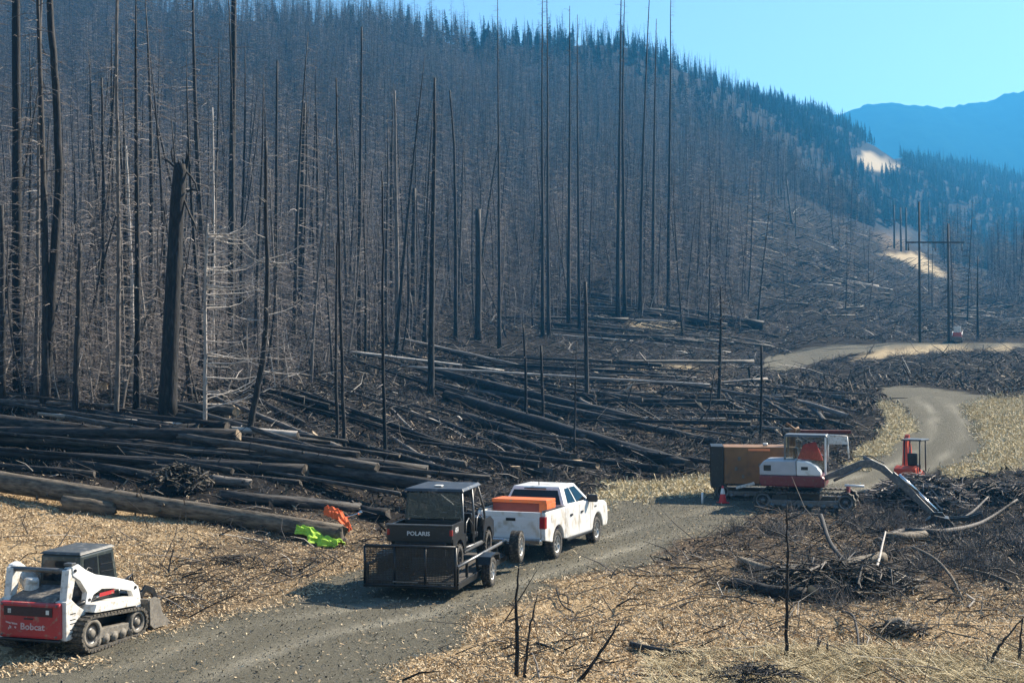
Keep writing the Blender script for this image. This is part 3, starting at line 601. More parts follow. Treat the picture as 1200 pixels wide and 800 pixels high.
def instancer(name, pts, var, rot, scl, protos, label, cat):
    me = bpy.data.meshes.new(name); me.from_pydata(pts.tolist(), [], [])
    a = me.attributes.new('variant', 'INT', 'POINT'); a.data.foreach_set('value', var.astype(np.int32))
    a = me.attributes.new('turn', 'FLOAT_VECTOR', 'POINT'); a.data.foreach_set('vector', rot.astype(np.float32).ravel())
    a = me.attributes.new('size', 'FLOAT', 'POINT'); a.data.foreach_set('value', scl.astype(np.float32))
    o = bpy.data.objects.new(name, me); COL.objects.link(o); tag(o, label, cat, None, 'stuff')
    ng = bpy.data.node_groups.new(name, 'GeometryNodeTree'); ng.interface.new_socket('Geometry', in_out='INPUT', socket_type='NodeSocketGeometry'); ng.interface.new_socket('Geometry', in_out='OUTPUT', socket_type='NodeSocketGeometry')
    N = ng.nodes; L = ng.links.new; gi = N.new('NodeGroupInput'); go = N.new('NodeGroupOutput'); j = N.new('GeometryNodeJoinGeometry')
    def attr(n, t):
        q = N.new('GeometryNodeInputNamedAttribute'); q.data_type = t; q.inputs[0].default_value = n; return q.outputs[0]
    va, ro, si = attr('variant', 'INT'), attr('turn', 'FLOAT_VECTOR'), attr('size', 'FLOAT')
    for k, p in enumerate(protos):
        ip = N.new('GeometryNodeInstanceOnPoints'); c = N.new('FunctionNodeCompare'); c.data_type = 'INT'; c.operation = 'EQUAL'; c.inputs['B'].default_value = k
        ci = [s for s in c.inputs if s.type == 'INT']; L(va, ci[0]); ci[1].default_value = k
        oi = N.new('GeometryNodeObjectInfo'); oi.inputs[0].default_value = p
        L(gi.outputs[0], ip.inputs['Points']); L(c.outputs[0], ip.inputs['Selection']); L(oi.outputs['Geometry'], ip.inputs['Instance']); L(ro, ip.inputs['Rotation']); L(si, ip.inputs['Scale']); L(ip.outputs[0], j.inputs[0])
    L(j.outputs[0], go.inputs[0]); md = o.modifiers.new('scatter', 'NODES'); md.node_group = ng; return o
# far ridge and right-hand valley
N1 = 200000
ang = rs.uniform(-.55, .55, N1); d1 = np.sqrt(rs.uniform(500 ** 2, 1900 ** 2, N1)); fx = ang * d1; fy = d1; fz = HN(fx, fy); fpx, fpy = project(fx, fy, fz)
okf = (fpx > -60) & (fpx < 1300) & in_poly(fpx, fpy, STAND) & (rs.rand(N1) < .30 + .10 * (vnoise(fx * .012, fy * .012, 70)))
for c in CLEAR: okf &= ~in_poly(fpx, fpy, c)
fs = np.nonzero(okf)[0]
vr = rs.choice(NB, len(rest), p=[.2, .2, .1, .22, .08, .2])
vr = np.where((cy[rest] > 170) & (rs.rand(len(rest)) < np.clip((cy[rest] - 170) / 160, 0, .9)), DK0 + rs.choice(3, len(rest)), vr)
green = vnoise(fx[fs] * .006, fy[fs] * .006, 77) + rs.uniform(-.35, .35, len(fs)) > np.where(fpx[fs] < 900, .02, -.2)
vf = np.where(green, NB + rs.choice(3, len(fs)), DK0 + 3 + rs.choice(2, len(fs)))
pts_ = np.concatenate([np.stack([cx[rest], cy[rest], cz[rest]], -1), np.stack([fx[fs], fy[fs], fz[fs]], -1)])
var_ = np.concatenate([vr, vf]); nn = len(var_); rot_ = np.stack([rs.normal(0, .06, nn), rs.normal(0, .06, nn), rs.uniform(0, 6.28, nn)], -1); scl_ = rs.uniform(.65, 1.15, nn); scl_[len(rest):] *= .72
UND = []
for i, (h, r, nb, bl) in enumerate([(6, .035, 46, .22), (8, .045, 54, .2), (4, .03, 40, .3), (5, .03, 60, .26)]):
    T, B = burnt_tree_mesh(h, r, 500 + i, nb=nb, blen=bl, start=.05, droop=.7, twigs=3, seg=5, sides=4, wav=.5); UND.append(combined(T, B, [GREYB, CHAR, PALEB, GREYB][i], TWIG))
UNDO = [bpy.data.objects.new('sapling_shape', me) for me in UND]
ux, uy = rs.uniform(-.62, .62, 26000), np.sqrt(rs.uniform(54 ** 2, 300 ** 2, 26000)); ux = ux * uy; uz = HN(ux, uy); upx, upy = project(ux, uy, uz)
uk = in_poly(upx, upy, STAND) & (upx > -60) & (upx < 1260) & (rs.rand(26000) < np.clip(70 / uy, .12, 1) * np.clip(.6 + .9 * vnoise(ux * .09, uy * .09, 93), .05, 1)); ui = np.nonzero(uk)[0]; m_ = len(ui)
instancer('dead_undergrowth', np.stack([ux[ui], uy[ui], uz[ui]], -1), rs.randint(0, 4, m_), np.stack([rs.normal(0, .12, m_), rs.normal(0, .12, m_), rs.uniform(0, 6.28, m_)], -1), rs.uniform(.5, 1.4, m_), UNDO, 'mass of thin dead saplings and twiggy undergrowth between the burnt trunks', 'undergrowth')
instancer('distant_burnt_forest', pts_, var_, rot_, scl_, PROTO, 'mass of burnt and green trees covering the slope up to the ridge', 'forest')
print('TREES', len(single), len(rest), len(fs))
# ------------------------------------------------------------------ fallen logs
def lay_log(a, b, r0, r1, label, cat='fallen log', bark=None, group=None, lift=0., knots=6, stubs=0, bend=0., cut=None, seed=None, name='fallen_log', n=10, clip=None):
    """a, b ground points (Vector); r0 at a"""
    a = a.copy(); b = b.copy(); d = b - a
    if clip and d.length > clip: b = a + d.normalized() * clip
    ts = np.linspace(0, 1, 9); hx = HN(a.x + (b.x - a.x) * ts, a.y + (b.y - a.y) * ts)
    # line resting on the ground: fit then lift so that it is barely sunk
    za, zb = hx[0] + r0, hx[-1] + r1; gap = hx - (za + (zb - za) * ts - (r0 + (r1 - r0) * ts)); up = max(0, float(np.percentile(gap, 80)))
    a.z = za + up + lift; b.z = zb + up + lift
    m = make_log_mesh((b - a).length, r0, r1, seed if seed is not None else rnd.randrange(99999), bend, knots, None, stubs, n)
    o = m.build(name, [bark or LOGB, cut or CUTD], None, True); tag(o, label, cat, group); orient(o, a, b); return o
def px_log(x0, y0, x1, y1, t0, t1, label, d0=None, d1=None, **k):
    a = G(x0, y0) if d0 is None else AT(x0, y0, d0); b = G(x1, y1) if d1 is None else AT(x1, y1, d1)
    return lay_log(a, b, t0 / 2 * a.y / F, t1 / 2 * b.y / F, label, **k)
PILE = [
 (-60,572, 396,640, 25,21, 'huge mossy brown log in front of the pile, its cut end by the orange jacket', dict(bark=BROWNB, knots=14, stubs=4, cut=CUTD, n=16)),
 (-60,525, 495,585, 19,14, 'long straight scorched log with pale knots, front of the stacked logs', dict(knots=16, n=14)),
 (232,520, -60,512, 23,8, 'thick black butt log lying at the foot of the big broken snag', dict(bark=CHAR, knots=4, n=14)),
 (-60,512, 268,528, 10,8, 'slim log lying between the black butt log and the long straight log', dict(knots=8)),
 (112,524, 384,541, 8,7, 'slim log ending right of the pile with a small cut end', dict(knots=6)),
 (225,534, 500,572, 10,9, 'middle log of the pile running behind the white pickup', dict(knots=6)),
 (-60,527, 182,566, 12,11, 'scorched log sloping down towards the root wad from the left', dict(knots=5)),
 (318,548, 506,577, 11,9, 'log at the right end of the pile, behind the utility vehicle roof', dict(knots=5)),
 (244,570, 291,573, 11,10, 'short grey log section right of the root wad', dict(knots=1, bark=GREYB)),
 (258,592, 418,604, 12,11, 'dark log lying just behind the mossy log near the orange jacket', dict(knots=4)),
 (424,608, 452,611, 15,14, 'black log chunk beside the utility vehicle', dict(knots=0, bark=CHAR)),
 (-60,548, 110,562, 9,8, 'thin log at the far left between the pile and the mossy log', dict(knots=3)),
 (200,556, 60,540, 9,6, 'thin charred log crossing under the pile at the left', dict(knots=3, bark=CHAR)),
 (300,586, 420,596, 8,6, 'thin log behind the dark log near the orange jacket', dict(knots=3)),
 (76,601, 131,605, 19,15, 'short tan log lying alone on the wood chips', dict(bark=BROWNB, knots=2, cut=CUTD, n=14)),
 (40,462, 116,470, 24,22, 'thick charred log with a bright cut face behind the leaning poles', dict(bark=CHAR, knots=1, n=14, cut=CUTB)),
 (200,470, 150,462, 14,12, 'charred log just left of the big broken snag, farther back', dict(bark=CHAR, knots=1)),
 (524,470, 806,556, 12,17, 'long thick charred log ending at a stump behind the pickup', dict(bark=CHAR, knots=8)),
 (560,462, 846,526, 8,9, 'long charred log pointing at the brown chipper', dict(knots=8)),
 (500,440, 745,500, 10,13, 'thick charred log along the middle of the felled strip', dict(bark=CHAR, knots=8)),
 (575,515, 672,546, 11,13, 'charred log ending at the pale stump behind the pickup', dict(bark=CHAR, knots=4)),
 (545,495, 640,520, 11,9, 'charred log in the felled strip left of the black pole', dict(bark=CHAR, knots=4)),
 (700,492, 850,493, 3.2,2.4, 'thin pale pole lying level across the clearing', dict(bark=PALEB, knots=0)),
 (455,405, 610,440, 3,2.2, 'pale bare pole lying high across the felled strip', dict(bark=PALEB, knots=0, lift=.8)),
 (405,422, 590,444, 3,2.2, 'pale bare pole lying below the highest pale pole', dict(bark=PALEB, knots=0, lift=.6)),
 (470,440, 840,462, 3,2.5, 'long pale bare pole running level through the felled strip', dict(bark=PALEB, knots=0, lift=.6)),
 (680,352, 890,392, 8,12, 'uppermost dark log of the row above the clearing', dict(bark=CHAR, knots=4)),
 (655,360, 850,394, 7,9, 'second dark log of the row above the clearing', dict(bark=CHAR, knots=4)),
 (868,562, 760,548, 4,6, 'dark log lying towards the brown chipper from the left', dict(bark=CHAR, knots=2, lift=.5)),
]
for x0, y0, x1, y1, t0, t1, lab, kw in PILE: px_log(x0, y0, x1, y1, t0, t1, lab, **kw)
# right-hand slash: bowed pale stems and grey logs
def path_log(pp, r, label, cat='fallen log', bark=None, n=8, name='fallen_log', cut=None, z=None, stuff=False):
    """pp: list of (px, py, lift) ; lies on ground plus lift"""
    P = []
    for q in pp:
        if len(q) > 3: v = AT(q[0], q[1], q[3])
        else: v = G(q[0], q[1]); v.z += q[2]
        P.append(v)
    Q = []
    for i in range(len(P) - 1):
        p0 = P[max(i - 1, 0)]; p1 = P[i]; p2 = P[i + 1]; p3 = P[min(i + 2, len(P) - 1)]
        for s in range(4):
            t = s / 4; Q.append(.5 * ((2 * p1) + (p2 - p0) * t + (2 * p0 - 5 * p1 + 4 * p2 - p3) * t * t + (3 * p1 - p0 - 3 * p2 + p3) * t ** 3))
    Q.append(P[-1]); o0 = Q[0].copy(); m = MB(); k = len(Q)
    R = [r[0] + (r[1] - r[0]) * i / (k - 1) for i in range(k)] if isinstance(r, (list, tuple)) else [r] * k
    m.tube([q - o0 for q in Q], R, n, 0, True, 1, rough=.15, rng=rnd)
    o = m.build(name, [bark or GREYB, cut or CUTD], None, True, o0); return tag(o, label, cat)
D_ = 47.
path_log([(1028,640,.1),(1060,632,.25),(1100,634,.3),(1150,612,0,49.),(1192,585,0,51.)], (.13, .04), 'long bowed grey stem rising to the right out of the slash by the bucket', bark=GREYB, n=12)
path_log([(1075,630,.2),(1100,624,.3),(1132,605,0,50.),(1158,582,0,52.)], (.10, .03), 'shorter bowed grey stem behind the long bowed one', bark=GREYB, n=12)
path_log([(1035,636,.15),(1058,637,.18),(1085,635,.2)], (.17, .15), 'tan peeled log lying left of the excavator bucket', bark=BROWNB, n=12)
path_log([(920,672,.15),(965,676,.15),(1000,670,.2),(1035,664,.22)], (.11, .17), 'weathered grey log across the middle of the slash pile', bark=BROWNB, n=12)
path_log([(868,662,.12),(905,674,.1),(950,676,.1)], (.11, .15), 'weathered crooked log at the left of the slash pile', bark=BROWNB, n=10)
path_log([(952,705,.16),(994,697,.17)], (.18, .17), 'short log with a pale sawn end in front of the slash pile', bark=GREYB, n=12, cut=CUTB)
path_log([(862,690,.1),(900,700,.12),(945,705,.12)], (.16, .2), 'dark rotten log half buried at the left of the slash pile', bark=CHAR, n=12)
path_log([(1040,742,.1),(1058,741,.14)], (.16, .16), 'stubby broken log piece low in the wood chips at right', bark=BROWNB, n=10)
path_log([(962,640,.9),(972,655,.5),(985,668,.35),(1010,684,.2),(1035,700,.1)], (.07, .035), 'dark forked bough crossing the slash pile', 'fallen branch', bark=CHAR, name='fallen_branch')
path_log([(1022,684,.1),(1030,676,.4),(1034,668,.6),(1038,656,.75)], (.04, .02), 'bent pale bough standing up in the slash pile', 'fallen branch', bark=PALEB, name='fallen_branch')
path_log([(1070,655,.3),(1095,668,.3),(1115,684,.15),(1128,705,.05)], (.055, .02), 'long curved brown bough right of the slash pile', 'fallen branch', bark=BROWNB, name='fallen_branch')
path_log([(1130,672,.1),(1165,680,.1),(1185,692,.1)], (.07, .03), 'thin brown bough lying near the right picture edge', 'fallen branch', bark=BROWNB, name='fallen_branch')
path_log([(987,722,.1),(1000,740,.3),(1006,758,.1),(1003,770,.0)], (.03, .02), 'dark curved twig bending down in front of the slash pile', 'fallen branch', bark=CHAR, name='fallen_branch')
path_log([(740,760,.06),(775,768,.1),(812,770,.05)], (.06, .03), 'dark bark strip lying at the bottom middle on the chips', 'fallen branch', bark=CHAR, name='fallen_branch')
path_log([(652,700,.2),(658,712,.1),(672,722,.05)], (.02, .015), 'small hooked twig on the chips below the trailer', 'fallen branch', bark=CHAR, name='fallen_branch')
path_log([(628,756,.03),(640,760,.04),(662,768,.02)], (.03, .02), 'straight dark stick lying on the chips left of the bark strip', 'fallen branch', bark=CHAR, name='fallen_branch')
# upright saplings in front
def stem(pp, r, label, twigs=(), name='dead_sapling', bark=None):
    g = G(*pp[0]); P = [AT(x, y, g.y) - g for x, y in pp]; P[0].z -= .1
    root = empty(name, g, 0, label, 'sapling'); m = MB(); Q = []
    for i in range(len(P) - 1):
        for s in range(5): Q.append(P[i].lerp(P[i + 1], s / 5) + Vector((rnd.uniform(-.012, .012), rnd.uniform(-.03, .03), 0)))
    Q.append(P[-1]); m.tube(Q, [r * (1 - .7 * i / (len(Q) - 1)) for i in range(len(Q))], 6, rough=.3, rng=rnd); m.build('stem', bark or CHAR, root, True)
    if twigs:
        b = MB()
        for tp in twigs:
            q = [AT(x, y, g.y) - g + Vector((0, (i * .08 if i else 0), 0)) for i, (x, y) in enumerate(tp)]; b.tube(q, [r * .5 * (1 - .7 * i / (len(q) - 1)) for i in range(len(q))], 4)
        tag(b.build('twigs', bark or CHAR, root), kind='stuff')
    return root
stem([(605,795),(606,740),(605,700),(608,665)], .045, 'tallest bare dead sapling at the bottom middle', [[(605,715),(600,706)],[(606,740),(612,728)],[(605,760),(598,752)]])
stem([(613,797),(617,770),(622,730),(630,696)], .035, 'leaning dead sapling right of the tallest one', [[(618,765),(625,758)]])
stem([(672,800),(690,782),(712,752),(726,728)], .04, 'long dead sapling leaning right at the bottom middle', [[(712,752),(707,744)],[(700,770),(712,775)],[(719,742),(723,728)]])
stem([(922,772),(922,720),(923,650),(922,592)], .04, 'tall thin straight stake-like sapling in front of the slash pile', [[(922,720),(929,712)],[(922,690),(916,684)],[(922,668),(928,660)]])
stem([(957,768),(959,745)], .045, 'left stub of the small cluster of cut stems on the chips', [[(959,757),(965,747)]])
stem([(968,768),(970,750)], .035, 'right stub of the small cluster of cut stems on the chips')
stem([(1160,785),(1165,765),(1180,745),(1200,722)], .035, 'leaning dead sapling near the bottom right', [[(1165,765),(1172,770)],[(1160,780),(1157,765)]])
stem([(1194,780),(1196,750),(1199,725)], .035, 'upright dead sapling at the right picture edge')
stem([(196,675),(200,655),(205,638)], .03, 'small bare shrub on the chips left of the dark patch', [[(198,668),(186,660),(182,652)],[(200,660),(212,650)],[(197,672),(210,664),(220,658)],[(204,646),(198,640)]], name='dead_shrub')
# stumps
def stump(px, py, wpx, hpx, label):
    g = G(px, py); r = wpx / 2 * g.y / F; h = hpx * g.y / F; m = MB()
    m.tube([(0, 0, -.25), (0, 0, .08), (0, 0, h * .5), (0, 0, h)], [r * 1.5, r * 1.2, r, r * .95], 14, 0, True, 1, rough=.12, rng=rnd)
    tag(m.build('tree_stump', [CHAR, CUTB], None, False, g), label, 'stump')
stump(674,551,19,12,'widest pale-topped stump behind the pickup'); stump(603,559,14,12,'left of the two small stumps behind the pickup roof'); stump(600,548,12,10,'stump just above the left small stump behind the pickup'); stump(816,548,15,9,'stump at the end of the long thick charred log'); stump(640,448,9,6,'small stump in the felled strip'); stump(888,446,6,6,'small stump left of the upper road')
for x, y, lab in ((735,468,'low pale stump in the clearing right of the felled logs'),(716,471,'low pale stump just left of another in the clearing'),(808,447,'low pale stump at the upper edge of the clearing'),(858,425,'small pale stump below the dark bushy conifer'),(690,457,'small pale stump among the level pale poles'),(835,475,'small pale stump right of the crooked black snag'),(905,470,'small pale stump left of the road bend')):
    stump(x, y, rnd.uniform(7, 10), rnd.uniform(3, 5), lab)
# the crowd of felled trees
FLOW = [((400,415),(590,470)),((430,480),(560,540)),((524,456),(805,546)),((500,430),(745,500)),((600,470),(846,524)),((480,430),(840,455)),((690,440),(850,442)),((640,470),(880,480)),((680,345),(890,392)),((640,380),(860,405)),((300,500),(430,552)),((0,440),(180,492)),((-40,480),(150,500)),((330,470),(520,540)),((870,290),(1000,330)),((900,330),(1000,345)),((880,250),(1010,290)),((860,520),(1000,545)),((900,470),(1000,500))]
REG = [(60, [(390,420),(560,420),(700,450),(850,520),(800,560),(600,560),(470,570),(400,520)], 'charred log among the felled trees behind the pickup'),
       (50, [(470,425),(870,435),(900,475),(720,500),(560,470)], 'charred log in the upper part of the felled strip'),
       (34, [(640,345),(890,385),(880,415),(650,400)], 'charred log of the row above the clearing'),
       (30, [(-30,430),(190,430),(400,480),(400,530),(-30,500)], 'scorched log on the forest floor behind the log pile'),
       (40, [(868,240),(1000,275),(1030,330),(1010,372),(880,375)], 'fallen trunk strewn on the cleared spur'),
       (22, [(850,440),(980,450),(985,500),(960,530),(870,540)], 'charred log among brush left of the road bend'),
       (12, [(1110,350),(1200,375),(1200,398),(1100,396)], 'pale fallen trunk on the slope by the far machine')]
def lab_(pale, r, L, lab): return (('thin pale ' if r < .16 else 'stout pale ') if pale else ('thin ' if r < .14 else ('thick ' if r > .22 else 'medium '))) + ('short ' if L < 10 else ('long ' if L > 15 else '')) + lab
LOGB_ = {}
REG.append((16, [(-50,508),(150,512),(470,556),(440,585),(250,560),(-50,548)], 'scorched log in the stacked pile at left'))
FLOW.append(((-60,518),(400,566)))
for cnt, poly, lab in REG:
    xs = [p[0] for p in poly]; ys = [p[1] for p in poly]; k = 0
    while k < cnt:
        x = rnd.uniform(min(xs), max(xs)); y = rnd.uniform(min(ys), max(ys))
        if not in_poly(np.array([x]), np.array([y]), poly)[0]: continue
        f = min(FLOW, key=lambda q: abs((q[0][0] + q[1][0]) / 2 - x) + 2.5 * abs((q[0][1] + q[1][1]) / 2 - y) + rnd.random() * 60)
        c = G(x, y); u0 = G(*f[0]); u1 = G(*f[1]); d = Vector((u1.x - u0.x, u1.y - u0.y, 0)).normalized(); a = rnd.gauss(0, .16); d = Vector((d.x * math.cos(a) - d.y * math.sin(a), d.x * math.sin(a) + d.y * math.cos(a), 0))
        L = rnd.uniform(6, 20) if c.y < 200 else rnd.uniform(5, 14); r = rnd.uniform(.07, .22); pale = rnd.random() < (.08 if 'spur' not in lab else .4)
        if 'pile at left' in lab: pale = False; r *= 1.1; L = rnd.uniform(13, 24)
        A = c - d * L / 2; B_ = c + d * L / 2
        ts_ = np.linspace(-.1, 1.1, 9); ex = A.x + (B_.x - A.x) * ts_; ey = A.y + (B_.y - A.y) * ts_; ez = H0(ex, ey)
        kq = kinds(ex, ey, ez)
        if max(kq[2]) > .03 or ('road bend' in lab and max(kq[4]) > .3): continue
        lo_ = lay_log(A, B_, r * rnd.uniform(.4, .7), r, lab_(pale, r, L, lab), bark=PALEB if pale and r < .16 else (GREYB if rnd.random() < .2 and 'pile at' not in lab else (LOGB if rnd.random() < .6 else CHAR)), group=lab_(pale, r, L, lab) + 's', lift=rnd.choice((0, 0, .15, .35, .6)), knots=rnd.randrange(0, 5), stubs=rnd.choice((0, 0, 3, 6)), n=8, cut=CUT if rnd.random() < .3 else CUTD, bend=rnd.uniform(-.2, .2))
        LOGB_.setdefault(lo_['label'], []).append((x, lo_)); k += 1
for lb, L_ in LOGB_.items():
    L_.sort(key=lambda q: q[0])
    if len(L_) > 1:
        for j, (x, o) in enumerate(L_): o['label'] = ordinal(j + 1) + ' ' + lb + ', from left'
# ------------------------------------------------------------------ ground litter
def island_mat(name, stops, rough=.85):
    m = bpy.data.materials.new(name); m.use_nodes = True; nt = m.node_tree; b = nt.nodes['Principled BSDF']; b.inputs['Roughness'].default_value = rough; b.inputs['Specular IOR Level'].default_value = .25
    g = nt.nodes.new('ShaderNodeNewGeometry'); r = nt.nodes.new('ShaderNodeValToRGB'); e = r.color_ramp.elements
    e[0].position, e[0].color = stops[0][0], (*stops[0][1], 1); e[1].position, e[1].color = stops[-1][0], (*stops[-1][1], 1)
    for p, c in stops[1:-1]: q = e.new(p); q.color = (*c, 1)
    nt.links.new(g.outputs['Random Per Island'], r.inputs[0]); nt.links.new(r.outputs[0], b.inputs['Base Color']); return m
CHIPM = island_mat('wood_chip_pieces', [(0, (.22, .155, .09)), (.12, (.36, .26, .155)), (.55, (.47, .35, .21)), (.85, (.60, .47, .30)), (1, (.70, .59, .42))])
STONEM = island_mat('gravel_pieces', [(0, (.05, .047, .04)), (.5, (.14, .13, .105)), (.9, (.20, .19, .165)), (1, (.38, .34, .27))])
STICKM = island_mat('debris_sticks', [(0, (.010, .010, .010)), (.55, (.035, .032, .03)), (.86, (.09, .08, .072)), (.96, (.26, .235, .21)), (1, (.5, .46, .40))])
STRAWM = island_mat('straw_pieces', [(0, (.30, .24, .14)), (.5, (.50, .42, .26)), (1, (.68, .60, .42))])
def sample(n, u0, u1, d0, d1, p=2.):
    u = rs.uniform(u0, u1, n); d = (rs.uniform(d0 ** (1 / 1), d1 ** (1 / 1), n) if p == 1 else np.sqrt(rs.uniform(d0 * d0, d1 * d1, n))); X = u * d; Y = d; return X, Y
def shards(name, X, Y, L, W, mat_, label, cat, tilt=.35, lift=.02, bent=True, dirx=None):
    n = len(X); Z = HN(X, Y) + lift; a = rs.uniform(0, PI * 2, n) if dirx is None else dirx; t = rs.normal(0, tilt, n); ro = rs.normal(0, .6, n)
    d = np.stack([np.cos(a) * np.cos(t), np.sin(a) * np.cos(t), np.sin(t)], -1); s = np.stack([-np.sin(a) * np.cos(ro), np.cos(a) * np.cos(ro), np.sin(ro)], -1)
    c = np.stack([X, Y, Z], -1) + np.abs(np.sin(t))[:, None] * np.array([0, 0, 1]) * L[:, None] * .45
    h = np.cross(d, s); v = np.empty((n, 4, 3)); e = d * L[:, None] / 2; w_ = s * W[:, None] / 2
    v[:, 0] = c - e - w_ * .6; v[:, 1] = c - e * .9 + w_; v[:, 2] = c + e + w_ * .5; v[:, 3] = c + e * .85 - w_ + h * W[:, None] * .3
    me = bpy.data.meshes.new(name); me.vertices.add(n * 4); me.vertices.foreach_set('co', v.ravel()); me.loops.add(n * 4); me.loops.foreach_set('vertex_index', np.arange(n * 4)); me.polygons.add(n); me.polygons.foreach_set('loop_start', np.arange(n) * 4); me.polygons.foreach_set('loop_total', np.full(n, 4)); me.update(calc_edges=True)
    me.materials.append(mat_); o = bpy.data.objects.new(name, me); COL.objects.link(o); return tag(o, label, cat, None, 'stuff')
def prisms(name, X, Y, L, R, mat_, label, cat, tilt=.2, lift=.03, curve=.25, amean=None, aspread=9, extra=None):
    """thin bent 3-sided sticks"""
    n = len(X); Z = HN(X, Y) + lift; a = rs.uniform(0, 2 * PI, n) if amean is None else rs.normal(amean, aspread, n); t = np.abs(rs.normal(0, tilt, n))
    d = np.stack([np.cos(a) * np.cos(t), np.sin(a) * np.cos(t), np.sin(t)], -1); s = np.stack([-np.sin(a), np.cos(a), np.zeros(n)], -1); h = np.cross(d, s)
    c = np.stack([X, Y, Z + (extra if extra is not None else 0)], -1); V = np.empty((n, 9, 3))
    for k, (q, rr) in enumerate(((-.0, 1), (.5, .8), (1., .3))):
        ctr = c + d * (L * q)[:, None] + (s * rs.normal(0, curve, n)[:, None] + h * np.abs(rs.normal(0, curve * .5, n))[:, None]) * (L * (q * (1.2 - q)))[:, None]
        for j in range(3):
            an = j * 2 * PI / 3; V[:, k * 3 + j] = ctr + (s * math.cos(an) + h * math.sin(an)) * (R * rr)[:, None]
    base = (np.arange(n) * 9)[:, None, None]; F_ = np.array([[k * 3 + j, k * 3 + (j + 1) % 3, k * 3 + 3 + (j + 1) % 3, k * 3 + 3 + j] for k in range(2) for j in range(3)])
    Q = (F_[None] + base).reshape(-1, 4); me = bpy.data.meshes.new(name); me.vertices.add(n * 9); me.vertices.foreach_set('co', V.ravel()); m = len(Q)
    me.loops.add(m * 4); me.loops.foreach_set('vertex_index', Q.ravel()); me.polygons.add(m); me.polygons.foreach_set('loop_start', np.arange(m) * 4); me.polygons.foreach_set('loop_total', np.full(m, 4)); me.update(calc_edges=True)
    me.materials.append(mat_); o = bpy.data.objects.new(name, me); COL.objects.link(o); return tag(o, label, cat, None, 'stuff')
# wood chips
X, Y = sample(1150000, -.45, .45, 20, 60); Zq = H0(X, Y); px, py, road, chip, gr, ye, di = kinds(X, Y, Zq)
m = (px > -80) & (px < 1280) & (rs.rand(len(X)) < np.clip(chip * (1 - .62 * di) + .02 + .06 * di, 0, 1) * np.clip(26 / Y, .4, 1) * 1.1 * np.clip(.75 + 1.2 * vnoise(X * .9, Y * .9, 8), .2, 1))
X, Y = X[m], Y[m]; n = len(X); sc_ = rs.lognormal(0, .35, n)
shards('wood_chips', X, Y, .066 * sc_, .021 * rs.lognormal(0, .3, n), CHIPM, 'pale shredded wood chips and splinters spread over the banks', 'wood chips', tilt=.4)
# straw and pale litter on grassy banks
X, Y = sample(420000, -.1, .5, 45, 115); Zq = H0(X, Y); px, py, road, chip, gr, ye, di = kinds(X, Y, Zq)
m = (px < 1280) & (rs.rand(len(X)) < gr * .95); X, Y = X[m], Y[m]; n = len(X)
shards('dry_grass_litter', X, Y, .17 * rs.lognormal(0, .4, n), .035 * rs.lognormal(0, .3, n), STRAWM, 'dry straw-coloured litter on the banks by the road bend', 'litter', tilt=.6)
# gravel and bits on the track
X, Y = sample(170000, -.45, .45, 20, 62); Zq = H0(X, Y); px, py, road, chip, gr, ye, di = kinds(X, Y, Zq)
m = (px > -60) & (px < 1260) & (rs.rand(len(X)) < np.clip(road + di * .5, 0, 1) * .55); X, Y = X[m], Y[m]; n = len(X)
shards('gravel', X, Y, 0.032 * rs.lognormal(0, .35, n), .026 * rs.lognormal(0, .3, n), STONEM, 'loose gravel and bits strewn on the track', 'gravel', tilt=.5, lift=.012)
# sticks on dirt and chips near
X, Y = sample(16000, -.45, .45, 21, 62); Zq = H0(X, Y); px, py, road, chip, gr, ye, di = kinds(X, Y, Zq)
m = (rs.rand(len(X)) < np.clip(chip * np.where(px < 450, .12, .4) + di * .9, 0, 1) * (road < .3)); X, Y = X[m], Y[m]; n = len(X)
prisms('scattered_twigs', X, Y, .55 * rs.lognormal(0, .6, n), .012 * rs.lognormal(0, .35, n), STICKM, 'thin dark twigs and branches lying over the chips and dirt', 'twigs', tilt=.25, curve=.35)
# bark and charcoal crumbs
BARKM = island_mat('bark_pieces', [(0, (.012, .011, .011)), (.5, (.045, .036, .03)), (.82, (.12, .09, .065)), (.95, (.26, .20, .14)), (1, (.42, .34, .24))])
X, Y = sample(160000, -.45, .45, 36, 130); Zq = H0(X, Y); px, py, road, chip, gr, ye, di = kinds(X, Y, Zq)
m = (px > -60) & (px < 1260) & (road < .3) & (chip < .6) & (gr < .4) & (rs.rand(len(X)) < np.clip(60 / Y, .2, 1) * np.clip(.6 + 1.3 * vnoise(X * .5, Y * .5, 18), .1, 1)); X, Y = X[m], Y[m]; n = len(X)
shards('bark_litter', X, Y, .20 * rs.lognormal(0, .5, n) * np.clip(Y / 60, .8, 2), .06 * rs.lognormal(0, .4, n) * np.clip(Y / 60, .8, 2), BARKM, 'flakes of bark and charcoal scattered over the burnt soil', 'bark litter', tilt=.5)
